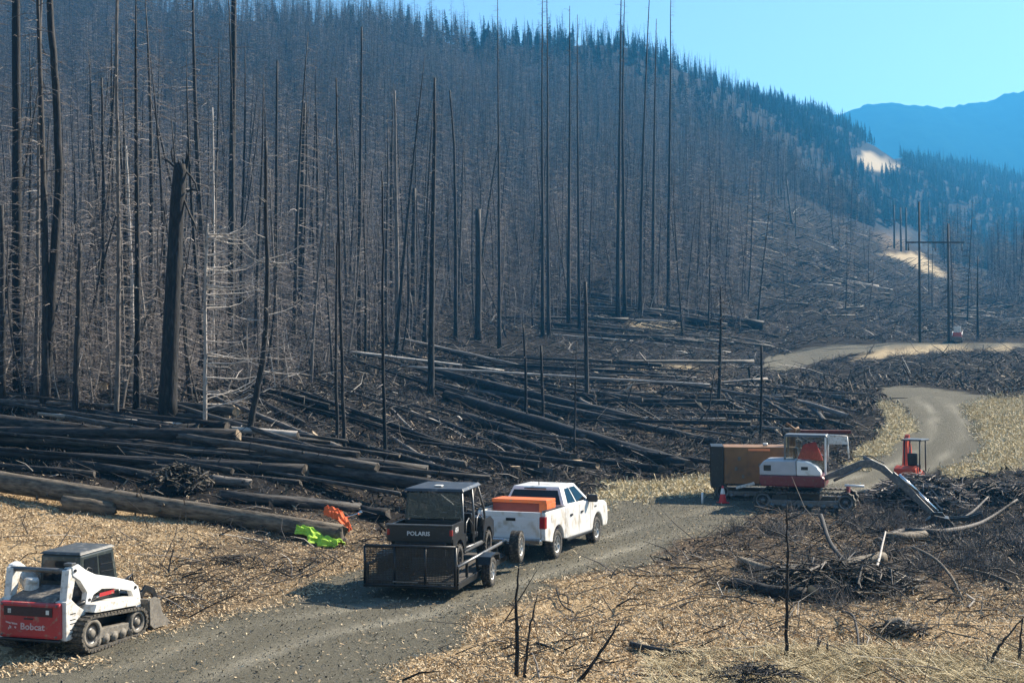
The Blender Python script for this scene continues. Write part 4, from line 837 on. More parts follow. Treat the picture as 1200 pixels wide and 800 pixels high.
# burnt floor debris
X, Y = sample(190000, -.45, .45, 34, 420); Zq = H0(X, Y); px, py, road, chip, gr, ye, di = kinds(X, Y, Zq)
m = (px > -60) & (px < 1260) & ((Y > 44) | (px > 980)) & (road < .2) & (chip < .4) & (ye < .15) & (gr < .3) & (rs.rand(len(X)) < np.clip(75 / Y - np.clip((Y - 180) / 900, 0, .2), .10, 1) * np.where((px < 470) & (Y < 60), .5, 1) * np.where((px > 850) & (Y < 130), .7, 1)); X, Y = X[m], Y[m]; n = len(X)
prisms('burnt_slash', X, Y, np.where((X > .15 * Y) & (Y < 130), .8, 1.3) * np.clip(rs.lognormal(0, .5, n), .2, np.where(Y < 75, 1.2, 2.5)) * np.where(Y < 60, .7, 1) * np.clip(Y / 180, 1, 1.6), .018 * rs.lognormal(0, .45, n) * np.clip(Y / 70, 1, 4), STICKM, 'dense layer of burnt branches and slash on the forest floor', 'slash', tilt=.28, curve=.3, extra=rs.uniform(0, .25, n))
# brush clumps (burnt shrubs) as instanced stuff
def clump(seed, n, L, r, spread=1.):
    rg = random.Random(seed); m = MB()
    for j in range(n):
        a = rg.random() * 6.28; t = rg.uniform(.1, 1.1) * spread; d = Vector((math.cos(a) * math.sin(t), math.sin(a) * math.sin(t), math.cos(t))); l = L * rg.uniform(.4, 1.2); o = Vector((rg.gauss(0, .18), rg.gauss(0, .18), -.05))
        c = Vector((rg.uniform(-.3, .3), rg.uniform(-.3, .3), rg.uniform(-.35, .1))) * l; q = [o, o + d * l * .5 + c * .15, o + d * l + c]; m.tube(q, [r, r * .7, r * .25], 3, cap=False)
        for _ in range(2):
            s = rg.uniform(.3, .9); p = q[0].lerp(q[2], s); e = Vector((rg.uniform(-1, 1), rg.uniform(-1, 1), rg.uniform(-.2, .9))) * l * .3; m.tube([p, p + e], [r * .5, r * .2], 3, cap=False)
    return m.mesh('brush_shape', TWIG if seed % 2 else TWIGD)
BR = [bpy.data.objects.new('brush_shape', clump(s, 34, .8, .012)) for s in range(4)]
X, Y = sample(30000, -.45, .45, 46, 330); Zq = HN(X, Y); px, py, road, chip, gr, ye, di = kinds(X, Y, Zq)
m = (px > -60) & (px < 1260) & (road < .08) & (chip < .3) & (ye < .1) & (rs.rand(len(X)) < np.clip(.6 - gr * 1.2, 0, 1) * np.clip(110 / Y, .15, 1) * np.clip(.55 + 1.5 * vnoise(X * .15, Y * .15, 4), .05, 1)); X, Y, Zq = X[m], Y[m], Zq[m]; n = len(X)
X2, Y2 = sample(9000, 0, .45, 28, 56); Z2 = HN(X2, Y2); q = kinds(X2, Y2, Z2); m2 = in_poly(q[0], q[1], [(850,622),(990,612),(1010,600),(1100,604),(1280,590),(1280,735),(1120,715),(1000,722),(880,700)]) & (q[2] < .05) & (rs.rand(9000) < .16 * np.clip(.35 + 1.9 * vnoise(X2 * .5, Y2 * .5, 14), .02, 1))
X = np.concatenate([X, X2[m2]]); Y = np.concatenate([Y, Y2[m2]]); Zq = np.concatenate([Zq, Z2[m2]]); nf = n; n = len(X); bv = rs.randint(0, 4, n); bv[nf:] = 2 * (bv[nf:] // 2)
instancer('burnt_brush', np.stack([X, Y, Zq], -1), bv, np.stack([rs.normal(0, .2, n), rs.normal(0, .2, n), rs.uniform(0, 6.28, n)], -1), rs.uniform(.35, 1.1, n) * np.clip(Y / 110, .8, 1.8), BR, 'low burnt shrubs and brush over the blackened ground', 'brush')
# ------------------------------------------------------------------ machine helpers
class BX:
    def __init__(s): s.bm = bmesh.new()
    def _fin(s, geom_faces, bevel, m, segs=2):
        for f in geom_faces: f.material_index = m
        if bevel:
            es = list({e for f in geom_faces for e in f.edges})
            r = bmesh.ops.bevel(s.bm, geom=es, offset=bevel, segments=segs, affect='EDGES', profile=.6, clamp_overlap=True)
            for f in r['faces']: f.material_index = m
    def box(s, x0, x1, y0, y1, z0, z1, bevel=0., m=0, rot=None):
        r = bmesh.ops.create_cube(s.bm, size=1); c = Vector(((x0 + x1) / 2, (y0 + y1) / 2, (z0 + z1) / 2))
        for v in r['verts']:
            q = Vector((v.co.x * (x1 - x0), v.co.y * (y1 - y0), v.co.z * (z1 - z0)))
            if rot: q = Euler(rot).to_matrix() @ q
            v.co = q + c
        s._fin(list({f for v in r['verts'] for f in v.link_faces}), bevel, m); return s
    def prism(s, poly, x0, x1, bevel=0., m=0):      # side profile (y,z) between two x
        a = [s.bm.verts.new((x0, y, z)) for y, z in poly]; b = [s.bm.verts.new((x1, y, z)) for y, z in poly]; n = len(poly)
        fs = [s.bm.faces.new(a), s.bm.faces.new(b[::-1])]
        for i in range(n): fs.append(s.bm.faces.new((a[i], b[i], b[(i + 1) % n], a[(i + 1) % n])))
        bmesh.ops.recalc_face_normals(s.bm, faces=fs); s._fin(fs, bevel, m); return s
    def hull8(s, bot, top, bevel=0., m=0):          # 4 bottom + 4 top corners
        a = [s.bm.verts.new(p) for p in bot]; b = [s.bm.verts.new(p) for p in top]; n = len(bot)
        fs = [s.bm.faces.new(a[::-1]), s.bm.faces.new(b)] + [s.bm.faces.new((a[i], a[(i + 1) % n], b[(i + 1) % n], b[i])) for i in range(n)]
        bmesh.ops.recalc_face_normals(s.bm, faces=fs); s._fin(fs, bevel, m); return s
    def tube(s, P, r, n=8, m=0):
        t = MB(); t.tube(P, r, n, m); vs = [s.bm.verts.new(v) for v in t.V]
        for f in t.F:
            q = s.bm.faces.new([vs[i] for i in f]); q.material_index = m; q.smooth = len(f) == 4
        return s
    def lathe(s, prof, c, axis='x', n=28, m=0, ms=None):
        rings = []
        for (r, h) in prof:
            ring = []
            for k in range(n):
                t = 2 * PI * k / n; u, v = r * math.cos(t), r * math.sin(t)
                p = (h, u, v) if axis == 'x' else ((u, v, h) if axis == 'z' else (u, h, v)); ring.append(s.bm.verts.new(Vector(c) + Vector(p)))
            rings.append(ring)
        for i in range(len(rings) - 1):
            for k in range(n):
                f = s.bm.faces.new((rings[i][k], rings[i][(k + 1) % n], rings[i + 1][(k + 1) % n], rings[i + 1][k])); f.material_index = ms[i] if ms else m; f.smooth = True
        return s
    def panel(s, q, u0, u1, v0, v1, off=.006, th=.012, m=0, poly=None):   # plate lying on the quad q (bl, br, tr, tl)
        q = [Vector(p) for p in q]; nrm = (q[1] - q[0]).cross(q[3] - q[0]).normalized()
        def at(u, v): return (q[0] * (1 - u) + q[1] * u) * (1 - v) + (q[3] * (1 - u) + q[2] * u) * v
        pp = poly or [(u0, v0), (u1, v0), (u1, v1), (u0, v1)]
        a = [s.bm.verts.new(at(u, v) + nrm * off) for u, v in pp]; b = [s.bm.verts.new(at(u, v) - nrm * th) for u, v in pp]; n = len(pp)
        fs = [s.bm.faces.new(a), s.bm.faces.new(b[::-1])] + [s.bm.faces.new((b[i], b[(i + 1) % n], a[(i + 1) % n], a[i])) for i in range(n)]
        for f in fs: f.material_index = m
        return s
    def build(s, name, mats, parent=None, loc=None, smooth=False):
        me = bpy.data.meshes.new(name); s.bm.to_mesh(me); s.bm.free()
        for mm in (mats if isinstance(mats, (list, tuple)) else [mats]): me.materials.append(mm)
        o = bpy.data.objects.new(name, me); COL.objects.link(o)
        if parent: o.parent = parent
        if loc is not None: o.location = loc
        if smooth: me.shade_smooth()
        return o
WHITE = mat('white_paint', (.78, .78, .77), .38, var=.10, scale=1.5, coat=.3, dirt=(.50, .45, .37), dirt_amt=.22)
DWHITE = mat('dusty_white_paint', (.70, .69, .66), .5, var=.12, scale=4, dirt=(.30, .26, .20), dirt_amt=.35)
RED = mat('red_paint', (.42, .025, .03), .4, var=.15, scale=4, coat=.3, dirt=(.25, .17, .12), dirt_amt=.12)
ORRED = mat('orange_red_paint', (.62, .07, .02), .45, var=.15, scale=4, dirt=(.25, .15, .1), dirt_amt=.1)
BLACKP = mat('black_plastic', (.008, .009, .011), .4, var=.3, scale=5, dirt=(.03, .028, .025), dirt_amt=.1)
BLACKM = mat('black_steel', (.012, .013, .015), .4, .1, var=.3, scale=4, dirt=(.045, .04, .035), dirt_amt=.12)
GREYM = mat('grey_steel', (.16, .165, .17), .42, .6, var=.25, scale=6, dirt=(.12, .10, .08), dirt_amt=.3)
CHROME = mat('bright_steel', (.62, .63, .64), .22, 1., var=.15, scale=6)
RIMM = mat('alloy_rim', (.45, .45, .44), .4, .6, var=.2, scale=6, dirt=(.2, .17, .13), dirt_amt=.25)
RUB = mat('dusty_rubber', (.026, .025, .024), .85, var=.3, scale=9, dirt=(.14, .12, .095), dirt_amt=.35)
TRK = mat('muddy_track', (.035, .033, .03), .85, var=.3, scale=9, dirt=(.17, .145, .11), dirt_amt=.5)
MUDM = mat('muddy_steel', (.20, .18, .15), .8, var=.4, scale=9, dirt=(.07, .065, .06), dirt_amt=.3)
ORANGE = mat('orange_paint', (.75, .16, .03), .5, var=.1, scale=4, dirt=(.4, .2, .1), dirt_amt=.1)
ORSTR = mat('orange_reflective_strip', (.85, .26, .10), .45, var=.05)
RUST = mat('rusty_brown_steel', (.28, .14, .055), .6, .1, var=.35, scale=1.2, dirt=(.12, .07, .04), dirt_amt=.30, bump=.2)
TAILR = mat('tail_lamp_red', (.30, .01, .015), .15, var=.1, coat=.6)
TEXTL = mat('pale_lettering', (.62, .62, .62), .5, var=.05)
REDLT = mat('faded_white_print', (.60, .42, .42), .5, var=.2)
HIVIS = mat('orange_hivis_cloth', (.80, .14, .03), .8, var=.15, scale=20, bump=.3, bscale=60)
LIME = mat('lime_hivis_cloth', (.40, .66, .05), .8, var=.15, scale=20, bump=.3, bscale=60)
REDC = mat('red_cloth', (.65, .03, .02), .8, var=.4, scale=14)
GL = glass_mat()
def clear_mat(name, tint, refl):
    if name in MATS: return MATS[name]
    gm = bpy.data.materials.new(name); gm.use_nodes = True; nt = gm.node_tree; nt.nodes.remove(nt.nodes['Principled BSDF']); mx = nt.nodes.new('ShaderNodeMixShader'); tr = nt.nodes.new('ShaderNodeBsdfTransparent'); gl = nt.nodes.new('ShaderNodeBsdfGlossy'); tr.inputs[0].default_value = (*tint, 1); gl.inputs['Roughness'].default_value = .05; mx.inputs[0].default_value = refl
    nt.links.new(tr.outputs[0], mx.inputs[1]); nt.links.new(gl.outputs[0], mx.inputs[2]); nt.links.new(mx.outputs[0], nt.nodes['Material Output'].inputs[0]); MATS[name] = gm; return gm
def text_part(txt, size, mat_, parent, loc, rot, ext=.004, name='lettering', bold=0., sx=1.):
    c = bpy.data.curves.new(name, 'FONT'); c.body = txt; c.size = size; c.extrude = ext; c.align_x = 'CENTER'; c.align_y = 'CENTER'; c.offset = bold; c.resolution_u = 2
    t = bpy.data.objects.new(name, c); COL.objects.link(t); bpy.context.view_layer.update()
    me = bpy.data.meshes.new_from_object(t.evaluated_get(bpy.context.evaluated_depsgraph_get())); bpy.data.objects.remove(t)
    me.materials.clear(); me.materials.append(mat_); o = bpy.data.objects.new(name, me); COL.objects.link(o); o.parent = parent; o.location = loc; o.rotation_euler = rot; o.scale = (sx, 1, 1); return o
def arc(cy, cz, r, a0, a1, n=10): return [(cy + r * math.cos(math.radians(a0 + (a1 - a0) * i / n)), cz + r * math.sin(math.radians(a0 + (a1 - a0) * i / n))) for i in range(n + 1)]
def wheel(parent, x, y, z, R, W, side, rimm=None, knob=0, rr=.6, spokes=6):
    """axle along local x; side +1 outer face towards +x"""
    o = BX(); h = W / 2; o.lathe([(R * rr, -h * .9), (R * .9, -h), (R * .97, -h * .82), (R, -h * .5), (R, h * .5), (R * .97, h * .82), (R * .9, h), (R * rr, h * .9), (R * rr, -h * .9)], (0, 0, 0), 'x', 32)
    nk = knob or 36
    for k in range(nk):
        t = 2 * PI * k / nk
        for sx in (-1, 1):
            d = R * (.06 if knob else .02); w_ = 2 * PI * R / nk * .28; cx_ = sx * h * .55; tt = t + (.5 * 2 * PI / nk if sx > 0 else 0)
            p = Vector((cx_, math.cos(tt) * R, math.sin(tt) * R)); o.box(p.x - h * .38, p.x + h * .38, p.y - w_, p.y + w_, p.z - d, p.z + d, 0, 0, rot=(tt - PI / 2, 0, 0)) if True else None
    w = o.build('wheel', RUB, parent, (x, y, z))
    r = BX(); s = side; r.lathe([(0.001, s * h * .62), (R * .16, s * h * .62), (R * .18, s * h * .45), (R * .5, s * h * .32), (R * .56, s * h * .80), (R * rr, s * h * .92), (R * rr, s * h * .75), (R * .55, -s * h * .6)], (0, 0, 0), 'x', 28, ms=[0, 0, 1, 0, 0, 0, 0])
    for k in range(spokes):
        t = 2 * PI * k / spokes; c, s_ = math.cos(t), math.sin(t); r.box(s * h * .55 - .03, s * h * .55 + .025, R * .34 * c - R * .055, R * .34 * c + R * .055, R * .34 * s_ - R * .24, R * .34 * s_ + R * .24, .006, 0, rot=(t - PI / 2 + PI, 0, 0))
    r.build('rim', [rimm or RIMM, BLACKM], w); return w

# ------------------------------------------------------------------ white pickup
def pickup():
    rz = -math.radians(21); g = G(648, 654); rt = Vector((math.cos(rz), math.sin(rz), 0)); o0 = g - rt * .83; o0.z = Hs(o0.x, o0.y)
    root = empty('pickup_truck', o0, rz, 'white four-door pickup with an orange box in its bed, towing the trailer', 'pickup truck')
    W = 1.0; b = BX()
    for s in (-1, 1):     # bed sides
        x0, x1 = (W - .13, W) if s > 0 else (-W, -W + .13)
        b.prism([(-1.10, .62)] + [(-1.12, .95), (-1.10, 1.36), (-1.02, 1.40), (.62, 1.40), (.62, .50)] + arc(0, .44, .50, 8, 172, 12), x0, x1, .028)
    b.box(-W + .12, W - .12, -1.02, .60, .72, .80, 0); b.box(-W + .12, W - .12, .50, .62, .74, 1.36, .01)
    b.prism([(.64, .48)] + [(.64, 1.36), (.72, 1.40), (3.02, 1.37), (3.20, 1.33), (4.35, 1.24), (4.60, 1.14), (4.68, .95), (4.70, .62), (4.60, .46), (4.25, .46)] + arc(3.68, .44, .50, 5, 172, 12)[0:] + [(3.1, .46)], -W, W, .05)
    b.build('body', WHITE, root)
    c = BX(); bot = [(-.95, .70, 1.36), (.95, .70, 1.36), (.93, 3.12, 1.34), (-.93, 3.12, 1.34)]; top = [(-.71, .92, 1.92), (.71, .92, 1.92), (.70, 2.25, 1.93), (-.70, 2.25, 1.93)]
    c.hull8(bot, top, .07); c.build('cab', WHITE, root)
    sideq = [bot[1], bot[2], top[2], top[1]]
    for q, s in (([bot[1], bot[2], top[2], top[1]], 1), ([bot[3], bot[0], top[0], top[3]], -1)):
        f = lambda P: P if s > 0 else [(1 - u, v) for u, v in P][::-1]
        BX().panel(q, 0, 0, 0, 0, .008, poly=f([(.13, .14), (.44, .12), (.46, .86), (.20, .84)])).build('window', GL, root)
        BX().panel(q, 0, 0, 0, 0, .008, poly=f([(.49, .12), (.86, .10), (.88, .22), (.83, .86), (.50, .86)])).build('window', GL, root)
    BX().panel([bot[0], bot[1], top[1], top[0]], .06, .94, .10, .80, .008).build('rear_window', GL, root)
    BX().panel([bot[2], bot[3], top[3], top[2]], .05, .95, .08, .9, .008).build('windshield', GL, root)
    BX().box(-.33, .33, .80, .86, 1.84, 1.875, .01).build('third_brake_lamp', BLACKP, root)
    t = BX(); t.box(-W + .14, W - .14, -1.13, -1.05, .66, 1.38, .02); t.box(-.75, .75, -1.14, -1.12, .80, 1.20, .01).build('tailgate', WHITE, root)
    for s in (-1, 1): BX().box(s * (W - .065) - .07, s * (W - .065) + .07, -1.08, .60, 1.402, 1.418, .006).build('bed_rail_cap', BLACKP, root)
    BX().box(W - .002, W + .006, -.62, -.46, 1.06, 1.20, .004).build('fuel_door', WHITE, root)
    BX().box(W - .002, W + .004, 3.30, 3.52, 1.12, 1.17, 0).build('badge', GREYM, root)
    BX().box(-.14, .14, -1.155, -1.13, 1.13, 1.21, .008).build('tailgate_handle', BLACKP, root)
    k = BX(); k.box(-.92, .92, -1.26, -1.10, .50, .66, .04); k.box(-.28, .28, -1.28, -1.2, .46, .58, .01); k.build('rear_bumper', CHROME, root)
    BX().box(-.16, .16, -1.272, -1.262, .54, .64, 0).build('licence_plate', DWHITE, root)
    for s in (-1, 1):
        x0, x1 = (W - .17, W + .008) if s > 0 else (-W - .008, -W + .17)
        BX().box(x0, x1, -1.145, -.98, .93, 1.27, .03).build('tail_light', TAILR, root)
        x0, x1 = (W - .1, W + .012) if s > 0 else (-W - .012, -W + .1)
        m = BX(); a, c_ = (.93, 1.26) if s > 0 else (-1.26, -.93); m.box(a, c_, 2.72, 2.86, 1.33, 1.55, .04); m.box(min(a, c_) if s < 0 else .90, .98 if s > 0 else max(a, c_) + .02, 2.76, 2.82, 1.36, 1.42, .01); m.build('side_mirror', BLACKP, root)
        for yy in (1.02, 1.98):
            a, c_ = (W - .01, W + .03) if s > 0 else (-W - .03, -W + .01); BX().box(a, c_, yy, yy + .20, 1.08, 1.14, .012).build('door_handle', BLACKP, root)
        for yy in (.80, 1.83, 2.92):
            a, c_ = (W - .004, W + .002) if s > 0 else (-W - .002, -W + .004); BX().box(a, c_, yy, yy + .012, .52, 1.36, 0).build('door_seam', BLACKP, root)
        a, c_ = (W - .06, W + .03) if s > 0 else (-W - .03, -W + .06); BX().box(a, c_, .70, 3.08, .40, .47, .02).build('rocker_step', BLACKP, root)
        for yy in (0, 3.68): wheel(root, s * .84, yy, .40, .40, .27, s)
        a, c_ = (.62, .96) if s > 0 else (-.96, -.62); BX().box(a, c_, 4.52, 4.70, .92, 1.12, .03).build('headlight', CHROME, root)
    BX().box(-.55, .55, 4.66, 4.72, .74, 1.10, .02).build('grille', BLACKP, root)
    BX().box(-.95, .95, 4.60, 4.80, .46, .70, .04).build('front_bumper', CHROME, root)
    u = BX(); u.box(-.45, .45, -1.0, 4.3, .42, .60, .02); u.tube([(-.8, 0, .4), (.8, 0, .4)], .06); u.tube([(-.8, 3.68, .4), (.8, 3.68, .4)], .06); u.box(-.8, .8, .9, 3.0, .42, .52, 0).build('underframe', BLACKM, root)
    BX().tube([(0, 1.15, 1.92), (0, 1.13, 2.08)], .014, 6).build('roof_antenna', BLACKP, root)
    # orange crate in the bed
    cr = empty('orange_tool_box', root.matrix_basis @ Vector((.0, .0, .81)) if False else (0, 0, 0), 0)
    M = Matrix.Translation(o0) @ Matrix.Rotation(rz, 4, 'Z'); cr.matrix_world = M @ Matrix.Translation((-.05, .02, .805)); tag(cr, 'long orange box standing in the bed of the white pickup behind its rear window', 'tool box')
    q = BX(); q.box(-.80, .80, -.36, .34, 0, .74, .02).build('box_body', mat('dark_orange_panel', (.22, .03, .02), .55, var=.3, scale=4), cr)
    BX().box(-.82, .82, -.40, .38, .742, .84, .02).build('lid', ORANGE, cr)
    BX().box(.803, .83, -.38, .36, .02, .74, .008).build('end_panel', ORANGE, cr); BX().box(.60, .802, -.385, -.362, .02, .74, .008).build('corner_panel', ORANGE, cr)
    return root
pickup()
# ------------------------------------------------------------------ trailer and utility vehicle
TR_Z = .42
def trailer():
    rz = -math.radians(12.5); rt = Vector((math.cos(rz), math.sin(rz), 0)); fw = Vector((-math.sin(rz), math.cos(rz), 0)); o0 = Vector((-1.22, 31.15, 0)) - rt * 1.12; o0.z = Hs(o0.x, o0.y)
    root = empty('utility_trailer', o0, rz, 'black flat utility trailer with a raised mesh ramp gate, hitched behind the white pickup', 'trailer')
    L = 5.0; W = 1.08
    d = BX(); d.box(-W, W, .05, L, TR_Z - .06, TR_Z, .0); d.build('deck', mat('trailer_deck_wood', (.07, .06, .05), .8, var=.5, scale=3), root)
    f = BX()
    for s in (-1, 1): f.box(s * W - .05, s * W + .05, 0, L, TR_Z - .16, TR_Z - .02, .01)
    for y in (0.0, 1.2, 2.5, 3.8, L): f.box(-W + .05, W - .05, y, y + .07, TR_Z - .16, TR_Z - .063, 0)
    f.tube([(-W + .1, L, TR_Z - .1), (0, L + 1.15, TR_Z)], .05); f.tube([(W - .1, L, TR_Z - .1), (0, L + 1.15, TR_Z)], .05); f.build('frame', BLACKM, root)
    for s in (-1, 1):
        r = BX(); r.tube([(s * W, 0, TR_Z + .34), (s * W, L, TR_Z + .34)], .04, 8)
        r.build('side_rail', GREYM, root)
        for y in (.05, .9, 1.9, 2.9, 3.9, L): BX().box(s * W - .03, s * W + .03, y, y + .06, TR_Z - .02, TR_Z + .32, 0).build('rail_post', BLACKM, root)
        fe = BX(); fe.prism([(1.75, .58), (1.85, .76), (2.4 - .0, .80), (2.75, .76), (2.85, .58), (2.80, .57), (2.7, .72), (2.3, .76), (1.9, .72), (1.8, .57)], s * W + (.05 if s > 0 else -.36), s * W + (.36 if s > 0 else -.05)); fe.build('fender', BLACKM, root)
        wheel(root, s * (W + .20), 2.3, .36, .36, .22, s)
        BX().box(s * W - .06, s * W + .06, -.05, .0, TR_Z - .16, TR_Z - .08, .01).build('tail_lamp', BLACKM, root)
    BX().tube([(-W - .2, 2.3, .36), (W + .2, 2.3, .36)], .05).build('axle', BLACKM, root)
    # ramp gate, upright
    g = BX(); z0, z1 = TR_Z - .12, TR_Z + .80
    for z in (z0 + .03, z1): g.tube([(-W, -.10, z), (W, -.10, z)], .035)
    for x in (-W, W, -.36, .36): g.tube([(x, -.10, z0), (x, -.10, z1)], .03)
    g.build('ramp_gate_frame', BLACKM, root)
    gm_ = BX()
    for i in range(60): x = -W + .04 + i * (2 * W - .08) / 59; gm_.box(x - .009, x + .009, -.112, -.104, z0 + .04, z1 - .03, 0)
    for i in range(22): z = z0 + .05 + i * (z1 - z0 - .09) / 21; gm_.box(-W + .03, W - .03, -.1035, -.098, z - .010, z + .010, 0)
    tag(gm_.build('ramp_gate_mesh', BLACKM, root), kind='stuff')
    for x in (-.1, .75): BX().box(x - .3, x + .3, -.135, -.12, z0 + .10, z0 + .125, 0).build('gate_slat', GREYM, root)
    sp = wheel(root, W + .32, L - .05, .62, .41, .27, 1); sp.name = 'spare_wheel'
    BX().box(W, W + .2, L - .12, L + .02, .40, .70, .01).build('spare_wheel_bracket', BLACKM, root)
    return root, o0, rz, L
trl, T0, TRZ, TL = trailer()
def side_by_side():
    M = Matrix.Translation(T0) @ Matrix.Rotation(TRZ, 4, 'Z'); root = empty('side_by_side', (0, 0, 0), 0, 'black four-seat side-by-side utility vehicle with roof and cargo bed, riding on the trailer', 'utility vehicle'); root.matrix_world = M @ Matrix.Translation((0.0, 1.5, TR_Z))
    W = .76; WB = 2.95; BLK = BLACKP
    b = BX()   # cargo bed
    for s in (-1, 1): b.prism([(-.78, .86), (-.80, 1.20), (.34, 1.20), (.34, .84)], s * W - (.05 if s > 0 else 0), s * W + (.05 if s < 0 else 0), .012)
    b.box(-W + .05, W - .05, -.76, .33, .82, .87, .0); b.box(-W + .05, W - .05, .28, .34, .87, 1.20, .01); b.build('cargo_bed', BLK, root)
    BX().box(-W - .03, W + .03, -.84, -.79, .80, 1.18, .015).build('tailgate', BLK, root)
    BX().box(-W - .05, W + .05, -.86, -.78, 1.185, 1.22, .01).build('tailgate_rail', GREYM, root)
    BX().box(-.62, .62, -.80, -.60, .45, .80, .03).build('rear_skirt', BLK, root)
    text_part('POLARIS', .135, TEXTL, root, (-.02, -.845, 1.0), (PI / 2, 0, 0), name='lettering', bold=.003, sx=1.1)
    for s in (-1, 1):
        BX().box(s * W - .03, s * W + .04, -.85, -.77, .96, 1.10, .01).build('tail_light', TAILR, root)
        if s > 0: text_part('4X4', .17, TEXTL, root, (W + .004, -.30, 1.04), (PI / 2, 0, PI / 2), bold=.004)
        fe = BX(); fe.prism([(-.55, .58)] + arc(0, .33, .46, 150, 20, 10) + [(.62, .42), (.62, .86), (-.62, .86)], s * W - (.16 if s > 0 else -.0), s * W + (.0 if s > 0 else .16)); fe.build('rear_fender', BLK, root)
        ff = BX(); ff.prism([(WB - .62, .40)] + arc(WB, .33, .45, 160, 5, 10) + [(WB + .62, .5), (WB + .60, .86), (WB + .2, 1.02), (WB - .45, 1.0)], s * W - (.2 if s > 0 else 0), s * W + (0 if s > 0 else .2), .0); ff.build('front_fender', BLK, root)
        for y in (0, WB): wheel(root, s * .64, y, .33, .33, .26, s, BLACKM, knob=18)
        # roll cage
        c = BX(); x = s * (W - .04)
        c.tube([(x, .42, .5), (x, .46, 1.2), (x * .93, .52, 1.88)], .03); c.tube([(x, 1.50, .45), (x, 1.52, 1.2), (x * .93, 1.50, 1.88)], .03); c.tube([(x, 2.72, .95), (x, 2.55, 1.3), (x * .93, 2.10, 1.88)], .03); c.tube([(x * .93, .52, 1.88), (x * .93, 2.12, 1.88)], .03); c.tube([(x, .42, .50), (x, 2.5, .44)], .04)
        c.build('roll_cage', GREYM if s > 0 else BLACKM, root)
        for y in (.55, 1.62): 
            dn = BX(); dn.tube([(x + s * .03, y, .55), (x + s * .05, y + .05, 1.12), (x + s * .03, y + .35, 1.2), (x + s * .02, y + .78, 1.0), (x + s * .02, y + .82, .6)], .014); dn.build('door_net_frame', GREYM, root)
        BX().box(s * W - (.14 if s > 0 else 0), s * W + (0 if s > 0 else .14), .5, 2.5, .40, .45, .01).build('sill', GREYM, root)
    BX().hull8([(-W, .36, 1.88), (W, .36, 1.88), (W - .03, 2.28, 1.90), (-W + .03, 2.28, 1.90)], [(-W + .05, .42, 1.95), (W - .05, .42, 1.95), (W - .09, 2.2, 1.97), (-W + .09, 2.2, 1.97)], .02).build('roof', mat('roof_panel', (.05, .055, .065), .35, var=.2, scale=3, dirt=(.16, .16, .15), dirt_amt=.15), root)
    BX().box(-.1, .1, .75, .95, 1.965, 2.0, .02).build('roof_beacon', DWHITE, root)
    BX().hull8([(-W + .05, .40, 1.22), (W - .05, .40, 1.22), (W - .05, .43, 1.22), (-W + .05, .43, 1.22)], [(-W + .07, .46, 1.84), (W - .07, .46, 1.84), (W - .07, .49, 1.84), (-W + .07, .49, 1.84)]).build('rear_window', clear_mat('scratched_polycarbonate', (.45, .48, .5), .025), root)
    BX().box(-W + .06, W - .06, .44, 2.9, .34, .42, .01).build('floor', BLK, root)
    for y in (.62, 1.66):
        st = BX(); st.box(-.68, .68, y, y + .50, .60, .74, .04); st.build('seat', BLK, root)
        for x in (-.45, 0, .45): BX().box(x - .2, x + .2, y - .06, y + .06, .74, 1.25, .04, rot=(.12, 0, 0)).build('seat_back', BLK, root)
        for x in (-.40, .0, .40): BX().box(x - .11, x + .11, y - .09, y - .01, 1.27, 1.42, .03).build('headrest', BLK, root)
    BX().box(-W + .04, W - .04, 2.45, 2.75, .44, 1.05, .05).build('dashboard', BLK, root)
    BX().prism([(2.7, .44), (2.7, 1.04), (3.1, 1.04), (3.5, .86), (3.56, .5), (3.3, .44)], -.6, .6, .04).build('hood', BLK, root)
    sw = BX(); sw.tube([(-.45 + .17 * math.cos(t), 2.30 + .06 * math.sin(t), 1.12 + .16 * math.sin(t)) for t in [2 * PI * k / 16 for k in range(17)]], .015, 6); sw.tube([(-.45, 2.3, 1.12), (-.45, 2.5, 1.0)], .02, 6); sw.build('steering_wheel', BLK, root)
    return root
side_by_side()
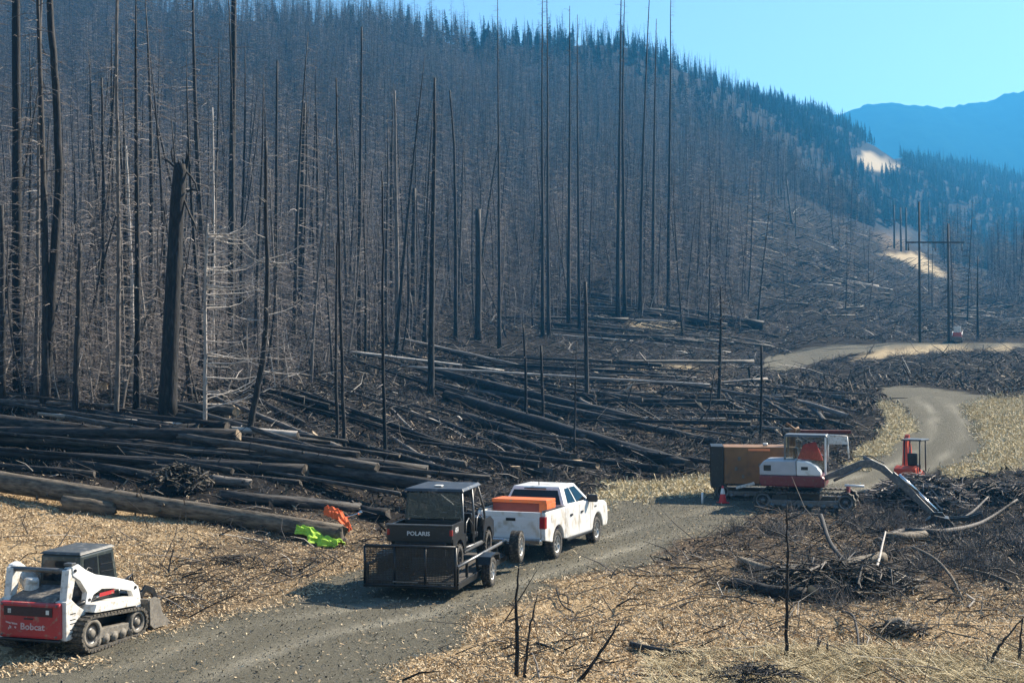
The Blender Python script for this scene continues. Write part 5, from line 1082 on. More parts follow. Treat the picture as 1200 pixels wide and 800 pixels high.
# ------------------------------------------------------------------ rubber / steel track loop
def track(parent, x0, x1, ya, yb, h, r, mat_=None, rollers=5, nl=46, taper=0., side=1, pitch_h=.03, rimm=None):
    """closed belt between two end wheels at ya (rear) and yb (front); bottom on z=0"""
    zt = h; r2 = r - taper; P = []
    n = nl
    def outline(t):   # stadium path
        L1 = yb - ya; a1 = PI * r; a2 = PI * r2; tot = 2 * L1 + a1 + a2; d = t * tot
        if d < L1: return (ya + d, 0.), (0, -1)
        d -= L1
        if d < a2: a = -PI / 2 + d / r2; return (yb + r2 * math.cos(a), r2 + r2 * math.sin(a)), (math.cos(a), math.sin(a))
        d -= a2
        if d < L1: s = d / L1; return (yb - d, 2 * r2 + (2 * r - 2 * r2) * s), (0, 1)
        d -= L1; a = PI / 2 + d / r; return (ya + r * math.cos(a), r + r * math.sin(a)), (math.cos(a), math.sin(a))
    b = BX(); rings = []
    N = 96
    for k in range(N):
        (y, z), (ny, nz) = outline(k / N); rings.append([b.bm.verts.new(p) for p in ((x0, y, z), (x1, y, z), (x1, y - ny * .045, z - nz * .045), (x0, y - ny * .045, z - nz * .045))])
    for k in range(N):
        a, c = rings[k], rings[(k + 1) % N]
        for j in range(4): b.bm.faces.new((a[j], a[(j + 1) % 4], c[(j + 1) % 4], c[j]))
    bmesh.ops.recalc_face_normals(b.bm, faces=b.bm.faces[:])
    for k in range(nl):
        (y, z), (ny, nz) = outline((k + .5) / nl); a = math.atan2(ny, -nz) ; b.box(x0 - .004, x1 + .004, y - .035, y + .035, z - pitch_h, z + pitch_h, 0, 0, rot=(a, 0, 0))
    tr = b.build('track', mat_ or TRK, parent)
    xo = x1 - .06 if side > 0 else x0 + .06
    f = BX(); f.prism([(ya + .1, r * .55), (ya + .15, r * 1.15), (yb - .1, r2 * 1.1), (yb - .05, r2 * .5)], min(xo, xo - side * .16), max(xo, xo - side * .16), .02); f.build('track_frame', rimm or MUDM, parent)
    for yy, rr in ((ya, r * .82), (yb, r2 * .82)):
        q = BX(); s = side; q.lathe([(.001, 0), (rr * .3, 0), (rr * .32, -s * .03), (rr * .72, -s * .03), (rr * .75, 0), (rr, 0), (rr, -s * .14), (0.001, -s * .14)], (xo + s * .03, yy, rr / .82), 'x', 22, m=0, ms=[0, 0, 1, 0, 0, 0, 1]); q.build('track_wheel', [rimm or MUDM, BLACKM], parent)
    for k in range(rollers):
        yy = ya + (yb - ya) * (k + .7) / (rollers + .4); q = BX(); s = side; q.lathe([(.001, 0), (.05, 0), (.06, -s * .02), (.11, -s * .02), (.11, -s * .12), (.001, -s * .12)], (xo + s * .03, yy, .155), 'x', 14); q.build('roller', rimm or MUDM, parent)
# ------------------------------------------------------------------ compact track loader
def loader():
    rz = -math.radians(17); o0 = Vector((-8.33, 26.2, 0)); o0.z = Hs(o0.x, o0.y) + .01
    root = empty('track_loader', o0, rz, 'white and red compact track loader with black cab parked at the lower left corner', 'track loader')
    for s in (-1, 1): track(root, s * .76 - .2, s * .76 + .2, -.78, .72, .74, .36, taper=.06, side=s, rollers=5)
    b = BX(); b.prism([(-1.15, .35), (-1.15, 1.02), (-.9, 1.12), (.2, 1.0), (1.05, .75), (1.05, .3)], -.53, .53, .03); b.build('chassis', BLACKM, root)
    # rear uprights with white side plates
    for s in (-1, 1):
        x0, x1 = (.50, .74) if s > 0 else (-.74, -.50)
        u = BX(); u.prism([(-1.32, .30), (-1.34, 1.10), (-1.16, 1.12), (-1.00, .98), (-.72, .80), (-.95, .30)], x0, x1, .015); u.build('side_panel', DWHITE, root)
        u = BX(); u.prism([(-1.28, 1.05), (-1.20, 1.72), (-1.10, 1.78), (-.95, 1.76), (-.98, 1.60), (-1.12, 1.08)], x0 + .04, x1 - .04, .015); u.build('upright', DWHITE, root)
        # lift arm
        a = BX(); xa, xb = (.60, .72) if s > 0 else (-.72, -.60)
        a.prism([(-1.12, 1.78), (-.94, 1.82), (-.70, 1.66), (-.40, 1.52), (.30, 1.34), (.86, 1.16), (1.05, 1.02), (1.12, .80), (1.18, .42), (1.02, .40), (.93, .72), (.80, .96), (.20, 1.12), (-.20, 1.18), (-.46, 1.10), (-.58, .92), (-.72, .90), (-.66, 1.18), (-.88, 1.46), (-1.10, 1.60)], xa, xb, .014); a.build('lift_arm', WHITE, root)
        for y, z in ((-1.05, 1.70), (-.60, 1.02), (1.08, .50), (.93, 1.02)): 
            p = BX(); xc = xb if s > 0 else xa; p.tube([(xc - s * .02, y, z), (xc + s * .02, y, z)], .035, 10); p.build('pivot_pin', BLACKM, root)
        BX().tube([(s * .66, -1.0, .95), (s * .66, -.35, 1.02)], .05, 10).build('lift_cylinder', BLACKM, root); BX().tube([(s * .66, -.35, 1.02), (s * .66, .72, 1.10)], .025, 8).build('lift_cylinder_rod', CHROME, root)
        if s > 0:
            BX().box(.722, .728, -.28, .20, 1.02, 1.10, 0).build('red_decal', RED, root)
        fe = BX(); fe.prism([(-.78, .80), (-.70, .95), (.70, .86), (.78, .70), (.70, .68), (-.7, .78)], s * .76 - .2, s * .76 + .2, .01); fe.build('track_guard', DWHITE, root)
        for dz in (.42, .50, .62, .70, .82): BX().box(min(s * .738, s * .744), max(s * .738, s * .744), -1.22, -1.22 + .12 + .05 * (dz > .6), dz, dz + .018, 0).build('decal', BLACKM, root)
    BX().tube([(-.62, -1.14, 1.70), (.62, -1.14, 1.70)], .055, 12).build('cross_tube', GREYM, root)
    # rear door
    d = BX(); d.box(-.66, .66, -1.44, -1.30, .34, 1.08, .05); d.build('rear_door', RED, root)
    BX().box(-.55, .52, -1.452, -1.445, .80, .99, .0).build('rear_grille', mat('dark_grille', (.05, .02, .02), .6, var=.4, scale=20), root)
    for x in (-.42, .42): BX().box(x - .035, x + .035, -1.462, -1.453, .85, .94, .005).build('rear_lamp', DWHITE, root)
    text_part('Bobcat', .19, REDLT, root, (.08, -1.444, .58), (PI / 2, 0, 0), bold=.004)
    lg = BX()
    for pp in ([(-.44, .66), (-.30, .64), (-.30, .61), (-.42, .62)], [(-.56, .68), (-.44, .65), (-.45, .62), (-.56, .65)], [(-.48, .60), (-.43, .57), (-.44, .52), (-.48, .56)], [(-.36, .58), (-.32, .57), (-.33, .53), (-.37, .55)], [(-.50, .56), (-.46, .54), (-.50, .50)]):
        vs = [lg.bm.verts.new((x + .05, -1.446, z)) for x, z in pp]; lg.bm.faces.new(vs)
    lg.build('wildcat_emblem', REDLT, root)
    BX().prism([(-1.38, 1.08), (-1.30, 1.16), (-.72, 1.30), (-.50, 1.28), (-.50, 1.05)], -.50, .50, .03).build('engine_hood', mat('dusty_black_hood', (.09, .085, .08), .6, var=.3, scale=5, dirt=(.25, .23, .2), dirt_amt=.4), root)
    BX().lathe([(.001, .0), (.12, 0), (.14, -.05), (.14, -.25)], (-.36, -.9, 1.48), 'z', 16).build('air_cleaner', DWHITE, root)
    # cab
    c = BX(); bot = [(-.47, -.55, 1.0), (.47, -.55, 1.0), (.47, .82, .82), (-.47, .82, .82)]; top = [(-.45, -.50, 1.92), (.45, -.50, 1.92), (.44, .58, 1.96), (-.44, .58, 1.96)]
    c.hull8(bot, top, .05); c.build('cab', mat('cab_dark_paint', (.035, .045, .042), .35, var=.2, scale=4, dirt=(.12, .12, .11), dirt_amt=.15), root)
    q = [bot[1], bot[2], top[2], top[1]]
    BX().panel(q, .10, .47, .30, .90, .008).build('side_window', GL, root); BX().panel(q, .53, .90, .24, .90, .008).build('side_window', GL, root)
    for v in (.4, .55, .7): BX().panel(q, .55, .88, v, v + .02, .014).build('window_bar', BLACKM, root)
    BX().panel([bot[3], bot[0], top[0], top[3]], .1, .9, .3, .9, .008).build('side_window', GL, root)
    BX().panel([bot[0], bot[1], top[1], top[0]], .10, .90, .40, .86, .008).build('rear_window', GL, root); BX().panel([bot[2], bot[3], top[3], top[2]], .08, .92, .1, .9, .008).build('front_door', GL, root)
    BX().hull8([(-.47, -.54, 1.925), (.47, -.54, 1.925), (.46, .62, 1.965), (-.46, .62, 1.965)], [(-.42, -.48, 1.98), (.42, -.48, 1.98), (.41, .56, 2.02), (-.41, .56, 2.02)], .015).build('cab_roof', mat('cab_roof_paint', (.07, .075, .075), .45, var=.2, scale=4, dirt=(.2, .19, .17), dirt_amt=.2), root)
    BX().box(.52, .70, -1.12, -.98, 1.80, 1.86, .01).build('work_lamp', GREYM, root)
    # grapple bucket
    g = BX(); g.prism([(1.12, .72), (1.18, .16), (1.30, .04), (1.95, .02), (1.97, .05), (1.36, .09), (1.26, .2), (1.20, .72)], -.9, .9, .006); g.build('bucket', MUDM, root)
    for s in (-1, 1):
        e = BX(); e.prism([(1.15, .70), (1.18, .14), (1.32, .03), (1.98, .02), (1.62, .34), (1.52, .66), (1.36, .74)], s * .90 - .02, s * .90 + .02, .006); e.build('bucket_side', BLACKM if s < 0 else MUDM, root)
    for x in (-.55, -.15, .25, .62):
        k = BX(); P_ = [(1.22, .78), (1.45, .98), (1.75, .86), (1.92, .55), (1.95, .25), (1.88, .27), (1.82, .54), (1.66, .74), (1.46, .84), (1.30, .70)]; k.prism(P_, x - .025, x + .025, .005); k.build('grapple_tine', BLACKM, root)
    BX().tube([(-.6, 1.24, .80), (.68, 1.24, .80)], .05, 10).build('grapple_hinge', BLACKM, root); BX().tube([(0, 1.16, .55), (0, 1.5, .92)], .04, 8).build('grapple_cylinder', CHROME, root)
    BX().box(-.50, .50, 1.02, 1.14, .25, .72, .02).build('attachment_plate', BLACKM, root)
    BX().box(.2, .55, 1.0, 1.25, .74, .86, .02).build('hose_bracket', BLACKM, root)
    for k in range(3): BX().tube([(.55 + .05 * k, .70, 1.18), (.50 + .05 * k, 1.0, 1.22 + .04 * k), (.42 + .04 * k, 1.22, 1.0), (.36 + .04 * k, 1.20, .72)], .016, 6).build('hydraulic_hose', BLACKM, root)
    for (x, z) in ((-.60, 1.02), (.60, 1.02), (-.60, .40), (.60, .40)): BX().lathe([(.001, 0), (.022, 0), (.024, .012)], (x, -1.452, z), 'y', 10).build('bolt', GREYM, root)
    BX().box(-.10, .10, -1.462, -1.445, .73, .76, .005).build('door_latch', BLACKM, root)
    BX().box(-.66, .66, -1.43, -1.34, .27, .33, .02).build('rear_bumper', BLACKM, root)
    BX().tube([(-.30, -.75, 1.25), (-.30, -.75, 1.52), (-.30, -.85, 1.60)], .035, 8).build('exhaust_pipe', MUDM, root)
    BX().tube([(.56, -.60, 1.0), (.56, -.50, 1.6), (.56, -.42, 1.66), (.56, -.30, 1.62), (.56, -.30, 1.5)], .014, 6).build('grab_handle', BLACKM, root)
    root.scale = (.96, 1, .88)
loader()
# ------------------------------------------------------------------ white and red excavator
def ribbon(b, pts, w, x0, x1, m=0, bevel=.01):     # thick plate following (y,z,halfwidth)
    up = []; dn = []
    for i, (y, z, h) in enumerate(pts):
        a = pts[max(i - 1, 0)]; c = pts[min(i + 1, len(pts) - 1)]; d = Vector((c[0] - a[0], c[1] - a[1])).normalized(); n = Vector((-d.y, d.x)); up.append((y + n.x * h, z + n.y * h)); dn.append((y - n.x * h, z - n.y * h))
    b.prism(up + dn[::-1], x0, x1, bevel, m)
def excavator():
    rz = -math.radians(107); o0 = Vector((11.05, 51.6, 0)); o0.z = Hs(o0.x, o0.y) + .0
    root = empty('excavator', o0, rz, 'white and maroon tracked excavator reaching its arm down to the right into the brush', 'excavator')
    for s in (-1, 1): track(root, s * .92 - .23, s * .92 + .23, -1.45, 1.55, .7, .34, TRK, rollers=6, nl=44, side=s, pitch_h=.03, rimm=GREYM)
    BX().box(-.72, .72, -.6, .6, .35, .72, .05).build('car_body', BLACKM, root); BX().lathe([(.001, 0), (.6, 0), (.6, .18), (.001, .18)], (0, 0, .70), 'z', 24).build('slew_ring', BLACKM, root)
    b = BX(); b.prism([(-1.50, .88), (-1.58, 1.0), (-1.58, 1.28), (.70, 1.28), (.80, 1.2), (.80, .86)], -1.08, 1.08, .05); b.build('lower_house', mat('maroon_paint', (.16, .012, .022), .4, var=.2, scale=4, coat=.3, dirt=(.12, .08, .06), dirt_amt=.1), root)
    b = BX(); b.prism([(-1.57, 1.283), (-1.58, 1.62), (-1.42, 1.82), (-.25, 1.84), (-.22, 1.283)], -1.05, 1.05, .05); b.build('engine_cover', mat('light_grey_paint', (.42, .44, .48), .4, var=.1, scale=4, coat=.3), root)
    b = BX(); b.prism([(-.215, 1.283), (-.22, 1.84), (.15, 1.80), (.50, 1.62), (.66, 1.45), (.68, 1.283)], .32, 1.05, .05); b.build('tank_cover', WHITE, root)
    BX().box(1.052, 1.058, -1.42, -1.15, 1.45, 1.66, 0).build('vent', BLACKM, root)
    BX().box(1.055, 1.062, -.2, .65, 1.19, 1.25, 0).build('pale_stripe', DWHITE, root); BX().box(1.055, 1.062, -.05, .2, 1.50, 1.62, 0).build('filler_cap', BLACKM, root)
    # cab on the far side
    x0, x1 = -1.02, .22; y0, y1 = -.72, .78; zt = 2.68
    for (x, y) in ((x0, y0), (x1, y0), (x0, y1), (x1, y1)): BX().box(x - .035, x + .035, y - .035, y + .035, 1.29, zt, .01).build('cab_post', WHITE if (x, y) == (x1, y1) else GREYM, root)
    BX().hull8([(x0 - .04, y0 - .05, zt), (x1 + .04, y0 - .05, zt), (x1 + .04, y1 + .08, zt), (x0 - .04, y1 + .08, zt)], [(x0, y0, zt + .09), (x1, y0, zt + .09), (x1, y1, zt + .08), (x0, y1, zt + .08)], .02).build('cab_roof', GREYM, root)
    gm = clear_mat('clear_cab_glass', (.86, .90, .92), .05)
    BX().box(x1 - .008, x1 + .004, y0 + .04, y1 - .04, 1.45, zt - .02, 0).build('side_window', gm, root); BX().box(x0 - .004, x0 + .008, y0 + .04, y1 - .04, 1.45, zt - .02, 0).build('side_window', gm, root); BX().box(x0 + .04, x1 - .04, y1 - .004, y1 + .008, 1.4, zt - .02, 0).build('windshield', gm, root); BX().box(x0 + .04, x1 - .04, y0 - .008, y0 + .004, 1.5, zt - .02, 0).build('rear_window', GL, root)
    # opened front screen standing forward of the cab
    fr = BX(); xs = .05
    for p in (((xs, .86, 2.76), (xs, 1.55, 2.72)), ((xs, 1.55, 2.72), (xs, 1.64, 1.75)), ((xs, .86, 2.76), (xs, .86, 1.75))): fr.tube([p[0], p[1]], .03, 6)
    fr.build('open_door_frame', DWHITE, root); BX().box(xs - .01, xs + .01, .90, 1.55, 2.42, 2.72, 0).build('door_sticker_panel', DWHITE, root)
    BX().box(-.7, -.15, -.35, .2, 1.35, 1.72, .05).build('seat', BLACKP, root); BX().box(-.7, -.15, -.45, -.3, 1.7, 2.25, .05).build('seat_back', BLACKP, root)
    c = MB(); 
    BXc = BX(); BXc.hull8([(.04, -.28, 1.84), (.18, -.28, 1.84), (.18, .70, 1.80), (.04, .70, 1.80)], [(.06, -.06, 2.36), (.17, -.02, 2.42), (.17, .42, 2.52), (.06, .42, 2.50)], .05); cl = BXc.build('red_jacket', REDC); cl.matrix_world = Matrix.Translation(o0) @ Matrix.Rotation(rz, 4, 'Z'); tag(cl, 'bright red cloth hanging inside the cab window of the excavator', 'jacket')
    BOOMG = mat('dusty_grey_boom', (.11, .11, .115), .5, .2, var=.3, scale=4, dirt=(.22, .20, .17), dirt_amt=.3)
    # boom, arm, cylinders
    bm_ = BX(); ribbon(bm_, [(.70, 1.15, .09), (1.3, 1.40, .12), (2.1, 1.72, .14), (2.45, 1.76, .14), (2.85, 1.58, .13), (3.60, .90, .09)], 0, .28, .58, bevel=.02); bm_.build('boom', BOOMG, root)
    ar = BX(); ribbon(ar, [(3.20, 1.42, .07), (3.50, 1.06, .14), (4.05, .50, .11), (4.78, -.22, .08)], 0, .32, .54, bevel=.02); ar.build('arm', BOOMG, root)
    BX().tube([(.43, 2.15, 1.98), (.43, 2.66, 1.74)], .07, 10).build('arm_cylinder', GREYM, root); BX().tube([(.43, 2.66, 1.74), (.43, 3.20, 1.38)], .035, 8).build('arm_cylinder_rod', CHROME, root)
    for dx in (-.09, .09):
        BX().tube([(.43 + dx, 3.42, 1.36), (.43 + dx, 4.1, .74)], .055, 10).build('bucket_cylinder', CHROME, root); BX().tube([(.43 + dx, 4.1, .74), (.43 + dx, 4.78, .06)], .04, 8).build('bucket_cylinder_rod', CHROME, root)
    for sx in (.20, .66): BX().tube([(sx, 1.1, 1.1), (sx, 2.1, 1.60)], .045, 10).build('boom_cylinder', GREYM, root)
    hs = BX(); hs.tube([(.25, 1.3, 1.75), (.22, 1.9, 1.98), (.24, 2.4, 2.02), (.3, 2.9, 1.76)], .02, 6); hs.build('hydraulic_hose', BLACKM, root)
    k = BX(); ribbon(k, [(4.55, -.02, .06), (4.85, -.1, .16), (5.0, -.35, .16)], 0, .30, .56); k.build('bucket_link', BLACKM, root)
    k = BX(); k.prism([(4.35, -.25), (4.65, -.05), (5.15, -.15), (5.35, -.42), (5.15, -.70), (4.4, -.75), (4.2, -.62), (4.9, -.60), (5.1, -.42), (4.8, -.3)], -.05, .95, .01); k.build('bucket', BLACKM, root)
    for j in range(4): BX().box(-.03 + j * .29, .07 + j * .29, 4.0, 4.25, -.72, -.62, .01).build('bucket_tooth', GREYM, root)
    for s in (0, 1):
        t = BX(); ribbon(t, [(5.15, -.20, .06), (5.8, -.15, .07), (6.3, .05, .04)], 0, .2 + .5 * s, .26 + .5 * s); t.build('grapple_thumb', BLACKM, root)
    BX().box(-.2, .9, 1.56, 1.66, .62, .92, .02).build('front_plate', mat('maroon_paint', (0, 0, 0)), root)
    BX().tube([(.75, 1.5, .95), (.75, 2.2, .93)], .05, 6).build('white_step_bar', WHITE, root)
    return root
excavator()
# ------------------------------------------------------------------ brown chipper
def chipper():
    o0 = Vector((9.55, 55.0, 0)); o0.z = Hs(o0.x, o0.y); rz = -math.radians(97)
    root = empty('wood_chipper', o0, rz, 'rusty brown box-bodied wood chipper with dark open end, parked behind the excavator', 'wood chipper')
    for s in (-1, 1): track(root, s * .85 - .2, s * .85 + .2, -1.1, 1.3, .6, .3, TRK, rollers=4, nl=36, side=s, rimm=GREYM)
    BX().box(-1.0, 1.0, -1.05, 1.8, .62, 2.08, .03).build('housing', RUST, root)
    h = BX()
    for (x0, x1, z0, z1) in ((-1.05, -.97, .55, 2.05), (.97, 1.05, .55, 2.05), (-1.05, 1.05, .47, .55), (-1.05, 1.05, 2.03, 2.10)): h.box(x0, x1, -1.55, -1.06, z0, z1, .01)
    h.build('infeed_hopper', BLACKM, root)
    BX().box(-.95, .95, -1.12, -1.06, .6, 2.0, 0).build('infeed_curtain', BLACKP, root)
    BX().box(1.003, 1.03, -.10, .75, 1.93, 2.02, .005).build('orange_strip', ORSTR, root)
    for y in (-.12, .80): BX().box(1.002, 1.02, y, y + .05, .65, 1.92, .005).build('panel_rib', RUST, root)
    for y, z in ((-.62, 1.15), (-.50, 1.55), (-.35, .85), (.3, 1.3)): BX().box(1.002, 1.05, y, y + .10, z, z + .14, .01).build('latch', MUDM, root)
    BX().box(-.8, .8, 1.82, 2.9, .9, 1.75, .05).build('engine_housing', BLACKM, root)
    BX().tube([(.5, .6, 2.1), (.5, .6, 2.22)], .10, 10).build('beacon', DWHITE, root)
    BX().tube([(.2, 1.75, 2.0), (.2, 1.80, 2.75), (.2, 1.45, 3.0)], .05, 8).build('exhaust_pipe', RUST, root)
    d = BX(); d.tube([(0, 1.6, 2.0), (0, 1.7, 2.6), (0, 2.0, 2.72)], .16, 10); d.build('discharge_neck', RUST, root); BX().box(-.14, .14, 1.95, 4.0, 2.58, 2.72, .03).build('discharge_chute', mat('dull_red_paint', (.13, .025, .02), .7, var=.4, scale=4), root)
    BX().box(.98, 1.2, -.6, .15, .52, .62, .01, rot=(.25, 0, 0)).build('step_plate', DWHITE, root)
chipper()
# ------------------------------------------------------------------ red mini excavator
def mini():
    o0 = G(1066, 566); o0 = Vector((18.05, 62., 0)); o0.z = Hs(o0.x, o0.y) + .1; root = empty('mini_excavator', o0, -math.radians(35), 'small orange-red excavator with open canopy half hidden behind the dark brush pile', 'mini excavator')
    for s in (-1, 1): track(root, s * .55 - .13, s * .55 + .13, -.6, .6, .4, .2, TRK, rollers=3, nl=26, side=s)
    BX().prism([(-.75, .5), (-.8, .95), (-.5, 1.1), (-.1, .95), (.5, .75), (.5, .45)], -.5, .5, .05).build('house', ORRED, root)
    for x in (-.15, .55):
        for y in (-.35, .5): BX().tube([(x, y, .8), (x, y * .9, 2.2)], .03, 6).build('canopy_post', BLACKM, root)
    BX().box(-.25, .68, -.5, .62, 2.2, 2.28, .03).build('canopy_roof', GREYM, root); BX().box(0, .45, -.3, .15, .9, 1.15, .04).build('seat', BLACKP, root); BX().box(0, .45, -.4, -.28, 1.1, 1.65, .04).build('seat_back', BLACKP, root)
    b = BX(); ribbon(b, [(.55, .8, .09), (.7, 1.5, .11), (.75, 2.1, .11), (1.0, 2.35, .08)], 0, -.55, -.35); b.build('boom', ORRED, root)
    b = BX(); ribbon(b, [(.95, 2.4, .07), (1.25, 1.7, .08), (1.25, 1.1, .06)], 0, -.54, -.36); b.build('arm', ORRED, root); BX().prism([(1.1, 1.15), (1.4, 1.1), (1.35, .75), (1.05, .8)], -.65, -.25, .02).build('bucket', BLACKM, root)
    BX().tube([(-.3, .62, 1.0), (-.3, .85, 1.9)], .035, 6).build('boom_cylinder', CHROME, root)
mini()
def far_machine():
    g = G(1122, 401); root = empty('far_loader', g, math.radians(160), 'tiny red and white tracked machine parked on the far upper road by the power poles', 'loader')
    for s in (-1, 1): track(root, s * .6 - .15, s * .6 + .15, -.6, .6, .5, .25, TRK, rollers=2, nl=18, side=s)
    BX().box(-.55, .55, -.9, .7, .5, 1.2, .06).build('body', RED, root); BX().box(-.45, .45, -.2, .6, 1.2, 2.0, .06).build('cab', DWHITE, root); BX().box(-.47, .47, -.1, .5, 1.4, 1.85, .0).build('window', GL, root)
    BX().box(-.7, .7, .9, 1.3, .1, .6, .03).build('bucket', MUDM, root)
    for s in (-1, 1): BX().box(s * .6 - .05, s * .6 + .05, -.9, 1.1, 1.0, 1.15, .02, rot=(-.25, 0, 0)).build('lift_arm', DWHITE, root)
far_machine()
# ------------------------------------------------------------------ traffic cone, post, poles
def cone():
    g = G(847, 590); root = empty('traffic_cone', g, .3, 'red traffic cone with white collar standing left of the excavator tracks', 'traffic cone')
    CR = mat('cone_red', (.62, .03, .03), .5, var=.1); BX().box(-.2, .2, -.2, .2, 0, .04, .01).build('base', CR, root)
    BX().lathe([(.16, .04), (.10, .38)], (0, 0, 0), 'z', 20).build('lower_body', CR, root); BX().lathe([(.101, .38), (.055, .62)], (0, 0, 0), 'z', 20).build('white_collar', WHITE, root); BX().lathe([(.055, .62), (.035, .72), (.0, .725)], (0, 0, 0), 'z', 20).build('tip', CR, root)
    root.scale = (.95, .95, .92)
cone()
g = G(823, 590); o = BX().tube([(0, 0, -.05), (0, 0, .42)], .045, 8).build('marker_post', WHITE, None, g); tag(o, 'short white marker post left of the traffic cone', 'post')
POLE = mat('pole_wood', (.045, .038, .033), .85, var=.4, scale=3)
def hframe(x1, x2, yb, yt1, yt2, yarm, xa0, xa1, label, mat_=POLE, extra=None, r=.19):
    a = G(x1, yb); b = AT(x2, yb, a.y); b.z = Hs(b.x, b.y); root = empty('power_pole', a, 0, label, 'power pole')
    for q, yt in ((a, yt1), (b, yt2)):
        top = AT(400, yt, a.y).z; BX().tube([q - a + Vector((0, 0, -.5)), Vector((q.x - a.x, 0, top - a.z))], [r, r * .7], 10).build('pole', mat_, root)
    z = AT(400, yarm, a.y).z - a.z; l = AT(xa0, 400, a.y).x - a.x; rr = AT(xa1, 400, a.y).x - a.x
    BX().box(l, rr, -r - .16, -r - .02, z - .10, z + .10, .01).build('crossarm', mat_, root)
    for x in np.linspace(l + .3, rr - .3, 3): BX().tube([(x, -r - .1, z - .15), (x, -r - .1, z - 1.1)], .09, 8).build('insulator', GREYM, root)
    return root, a
R1, A1 = hframe(1078, 1112, 401, 236, 262, 284, 1062, 1130, 'nearer pair of tall wooden power poles with a crossarm beside the upper road')
R2, A2 = hframe(1048, 1056, 292, 240, 243, 258, 1036, 1058, 'farther pair of power poles with a pale crossarm on the spur crest', r=.3)
g = G(1062, 294); o = BX().tube([(0, 0, -.5), (0, 0, 12.5)], [.3, .2], 8).build('power_pole', POLE, None, g); tag(o, 'single power pole right of the farther pair on the spur crest', 'power pole')
g = G(892, 520); 
# ------------------------------------------------------------------ clothes
def cloth(name, pts_c, w, mat_, label, cat, seed, folds=.05, th=.03):
    """crumpled garment: a folded sheet lying along a path of world points"""
    n = 40; m = 26; V = []; P_ = [Vector(p) for p in pts_c]; o0 = P_[0].copy(); rg = random.Random(seed); ph = [rg.random() * 6 for _ in range(6)]
    for i in range(n + 1):
        t = i / n * (len(P_) - 1); k = min(int(t), len(P_) - 2); c = P_[k].lerp(P_[k + 1], t - k); d = (P_[-1] - P_[0]).normalized(); s = d.cross(Vector((0, 0, 1))).normalized()
        wa = w[min(int(t), len(w) - 1)] * (1 - (t - k)) + w[min(k + 1, len(w) - 1)] * (t - k)
        w0 = wa * (1 + 1.1 * float(vnoise(i * .28, seed, seed))); w1 = wa * (1 + 1.1 * float(vnoise(i * .31, seed + 9, seed)))
        for j in range(m + 1):
            v = j / m * 2 - 1; x = v * (w1 if v > 0 else w0); hgt = (1 - abs(v) ** 2.2) * folds * 3.2 + folds * .55 * (1.1 * math.sin(j * .9 + i * .22 + ph[0]) + .8 * math.sin(j * 1.7 - i * .35 + ph[1]) + .7 * math.sin(i * .8 + ph[2])) * (1 - v * v * .6)
            V.append(c - o0 + s * x + d * (.5 * folds * math.sin(j * 1.1 + ph[3])) + Vector((0, 0, hgt - .35 * wa * abs(v) ** 1.5 * (1 if name.startswith('orange') else .25))))
    Fc = [(i * (m + 1) + j, i * (m + 1) + j + 1, (i + 1) * (m + 1) + j + 1, (i + 1) * (m + 1) + j) for i in range(n) for j in range(m)]
    o = mk(name, V, Fc, mat_, None, True, None, o0); md = o.modifiers.new('thickness', 'SOLIDIFY'); md.thickness = .02; return tag(o, label, cat)
g = G(375, 640); gd = g.y
cloth('lime_garment', [G(348, 634) + Vector((0, 0, .25)), G(362, 636) + Vector((0, 0, .28)), G(378, 640) + Vector((0, 0, .12)), G(399, 643) + Vector((0, 0, .06))], [.14, .34, .38, .30, .12], LIME, 'lime yellow high-visibility garment dropped on the chips in front of the mossy log', 'vest', 3)
q0 = G(378, 628); dd = q0.y
cloth('orange_garment', [AT(381, 600, dd), AT(391, 601, dd - .1), AT(400, 606, dd - .15), AT(410, 620, dd - .2)], [.16, .25, .24, .14, .08], HIVIS, 'orange high-visibility jacket draped over the cut end of the mossy log', 'jacket', 5)
o = BX().tube([AT(398, 608, dd - .05) - q0, AT(424, 600, dd) - q0], .02, 6).tube([AT(420, 602, dd) - q0, AT(424, 599, dd) - q0], .05, 6).build('hand_tool', CHROME, None, q0); tag(o, 'metal handled tool lying across the log end beside the orange jacket', 'tool')
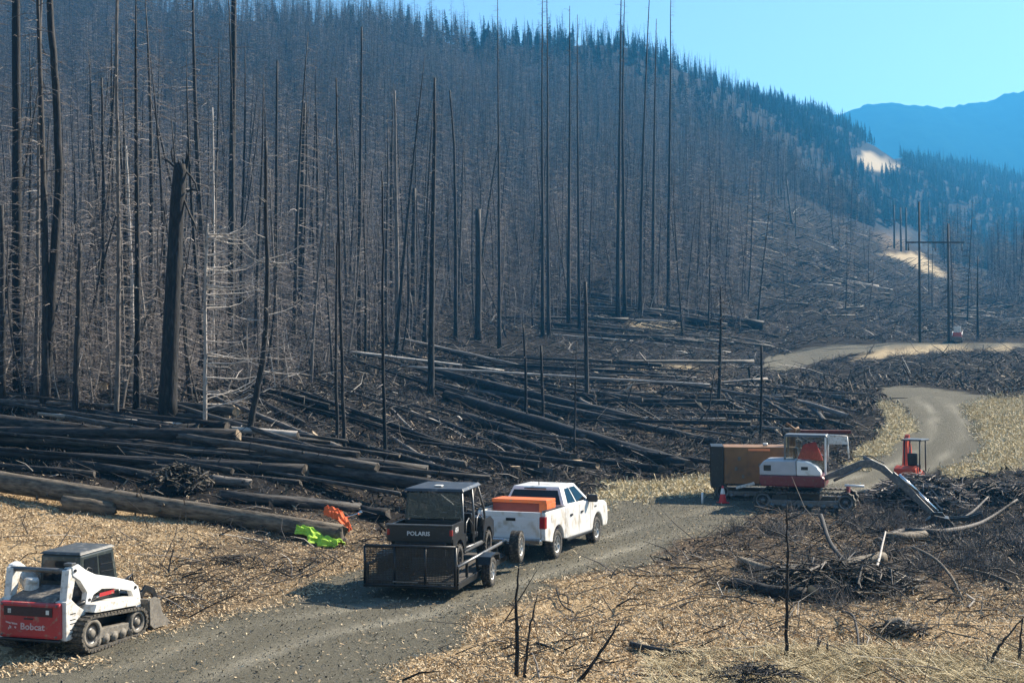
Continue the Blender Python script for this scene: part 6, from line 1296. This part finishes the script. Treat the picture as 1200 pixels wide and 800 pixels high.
# ------------------------------------------------------------------ brush piles and root wad
def heap(name, x, y, wpx, hpx, label, cat, n, r, mat_, core_m, seed, twl=1.3):
    g = G(x, y); k = g.y / F; wx = wpx * k / 2; h = hpx * k; root = empty(name, g, 0, label, cat); rg = random.Random(seed); m = MB()
    core = []; N1_, N2_ = 14, 7
    for j in range(N2_):
        for i in range(N1_):
            a = 2 * PI * i / N1_; t = j / (N2_ - 1) * PI / 2; f = .8 + .5 * float(vnoise(i * 1.3 + seed, j * .9, seed)); core.append((math.cos(a) * math.cos(t) * wx * .85 * f, math.sin(a) * math.cos(t) * wx * .6 * f, math.sin(t) * h * .8 * f - .1))
    Fc = [(j * N1_ + i, j * N1_ + (i + 1) % N1_, (j + 1) * N1_ + (i + 1) % N1_, (j + 1) * N1_ + i) for j in range(N2_ - 1) for i in range(N1_)]
    mk('core', core, Fc, core_m, root)
    for j in range(n):
        a = rg.random() * 6.28; t = rg.random() ** .7 * PI / 2; p = Vector((math.cos(a) * math.cos(t) * wx, math.sin(a) * math.cos(t) * wx * .7, math.sin(t) * h * .85)); b_ = rg.random() * 6.28; l = rg.uniform(.3, 1) * twl
        d = Vector((math.cos(b_), math.sin(b_), rg.uniform(-.3, .6))) * l * .5; c = Vector((rg.uniform(-.3, .3), rg.uniform(-.3, .3), rg.uniform(-.1, .4))) * l * .5; rr = r * rg.uniform(.4, 1.5)
        m.tube([p - d, p + c, p + d], [rr, rr * .8, rr * .3], 4, rg.choice((0, 0, 1, len(mat_) - 1)), cap=False)
    tag(m.build('branches', mat_, root), kind='stuff'); return root
heap('brush_pile', 1075, 598, 120, 42, 'large dark pile of tangled brush in front of the red mini excavator', 'brush pile', 900, .03, [CHAR, TWIG], CHAR, 3)
heap('brush_pile', 1172, 586, 100, 20, 'low dark brush pile at the right edge beyond the bowed stems', 'brush pile', 600, .025, [CHAR, TWIG], CHAR, 4)
heap('root_wad', 209, 578, 74, 34, 'dark upturned root wad lying among the stacked logs', 'root wad', 220, .035, [CHAR, BROWNB], CHAR, 5, .8)
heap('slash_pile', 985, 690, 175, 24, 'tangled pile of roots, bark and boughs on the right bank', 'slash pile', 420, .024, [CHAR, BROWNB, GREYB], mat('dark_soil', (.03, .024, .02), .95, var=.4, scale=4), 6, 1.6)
heap('slash_pile', 870, 690, 90, 9, 'dark low heap of rotten wood at the left end of the slash pile', 'slash pile', 60, .02, [CHAR, BROWNB], MATS['dark_soil'], 7, .7)
heap('slash_pile', 1055, 745, 60, 10, 'small dark heap of earth and twigs low at the right', 'slash pile', 90, .018, [CHAR, BROWNB], MATS['dark_soil'], 8, .8)
heap('slash_pile', 270, 660, 70, 7, 'small dark heap of earth and twigs on the chips right of the track loader', 'slash pile', 60, .014, [CHAR, BROWNB], MATS['dark_soil'], 9, .6)
heap('shadow_mound', 885, 806, 130, 22, 'dark mound standing in for shadowed soil, cut off by the bottom edge of the picture', 'mound', 160, .012, [CHAR, CHAR], MATS['dark_soil'], 10, .5)  # shadow in a soil hollow, built as a dark mound with dark twigs
# straw at the bottom right
X, Y = sample(60000, -.05, .46, 20.5, 26.5); Zq = H0(X, Y); px, py = project(X, Y, Zq); mk_ = (px > 760) & (rs.rand(len(X)) < np.clip((py - 758) / 30, 0, 1) * np.clip(.5 + 2 * vnoise(X * 1.2, Y * 1.2, 44), .08, 1)); X, Y = X[mk_], Y[mk_]; n = len(X)
prisms('straw', X, Y, .22 * rs.lognormal(0, .4, n), .006 * rs.lognormal(0, .3, n), STRAWM, 'yellow straw and dead grass along the bottom right edge', 'straw', tilt=.35, curve=.4)
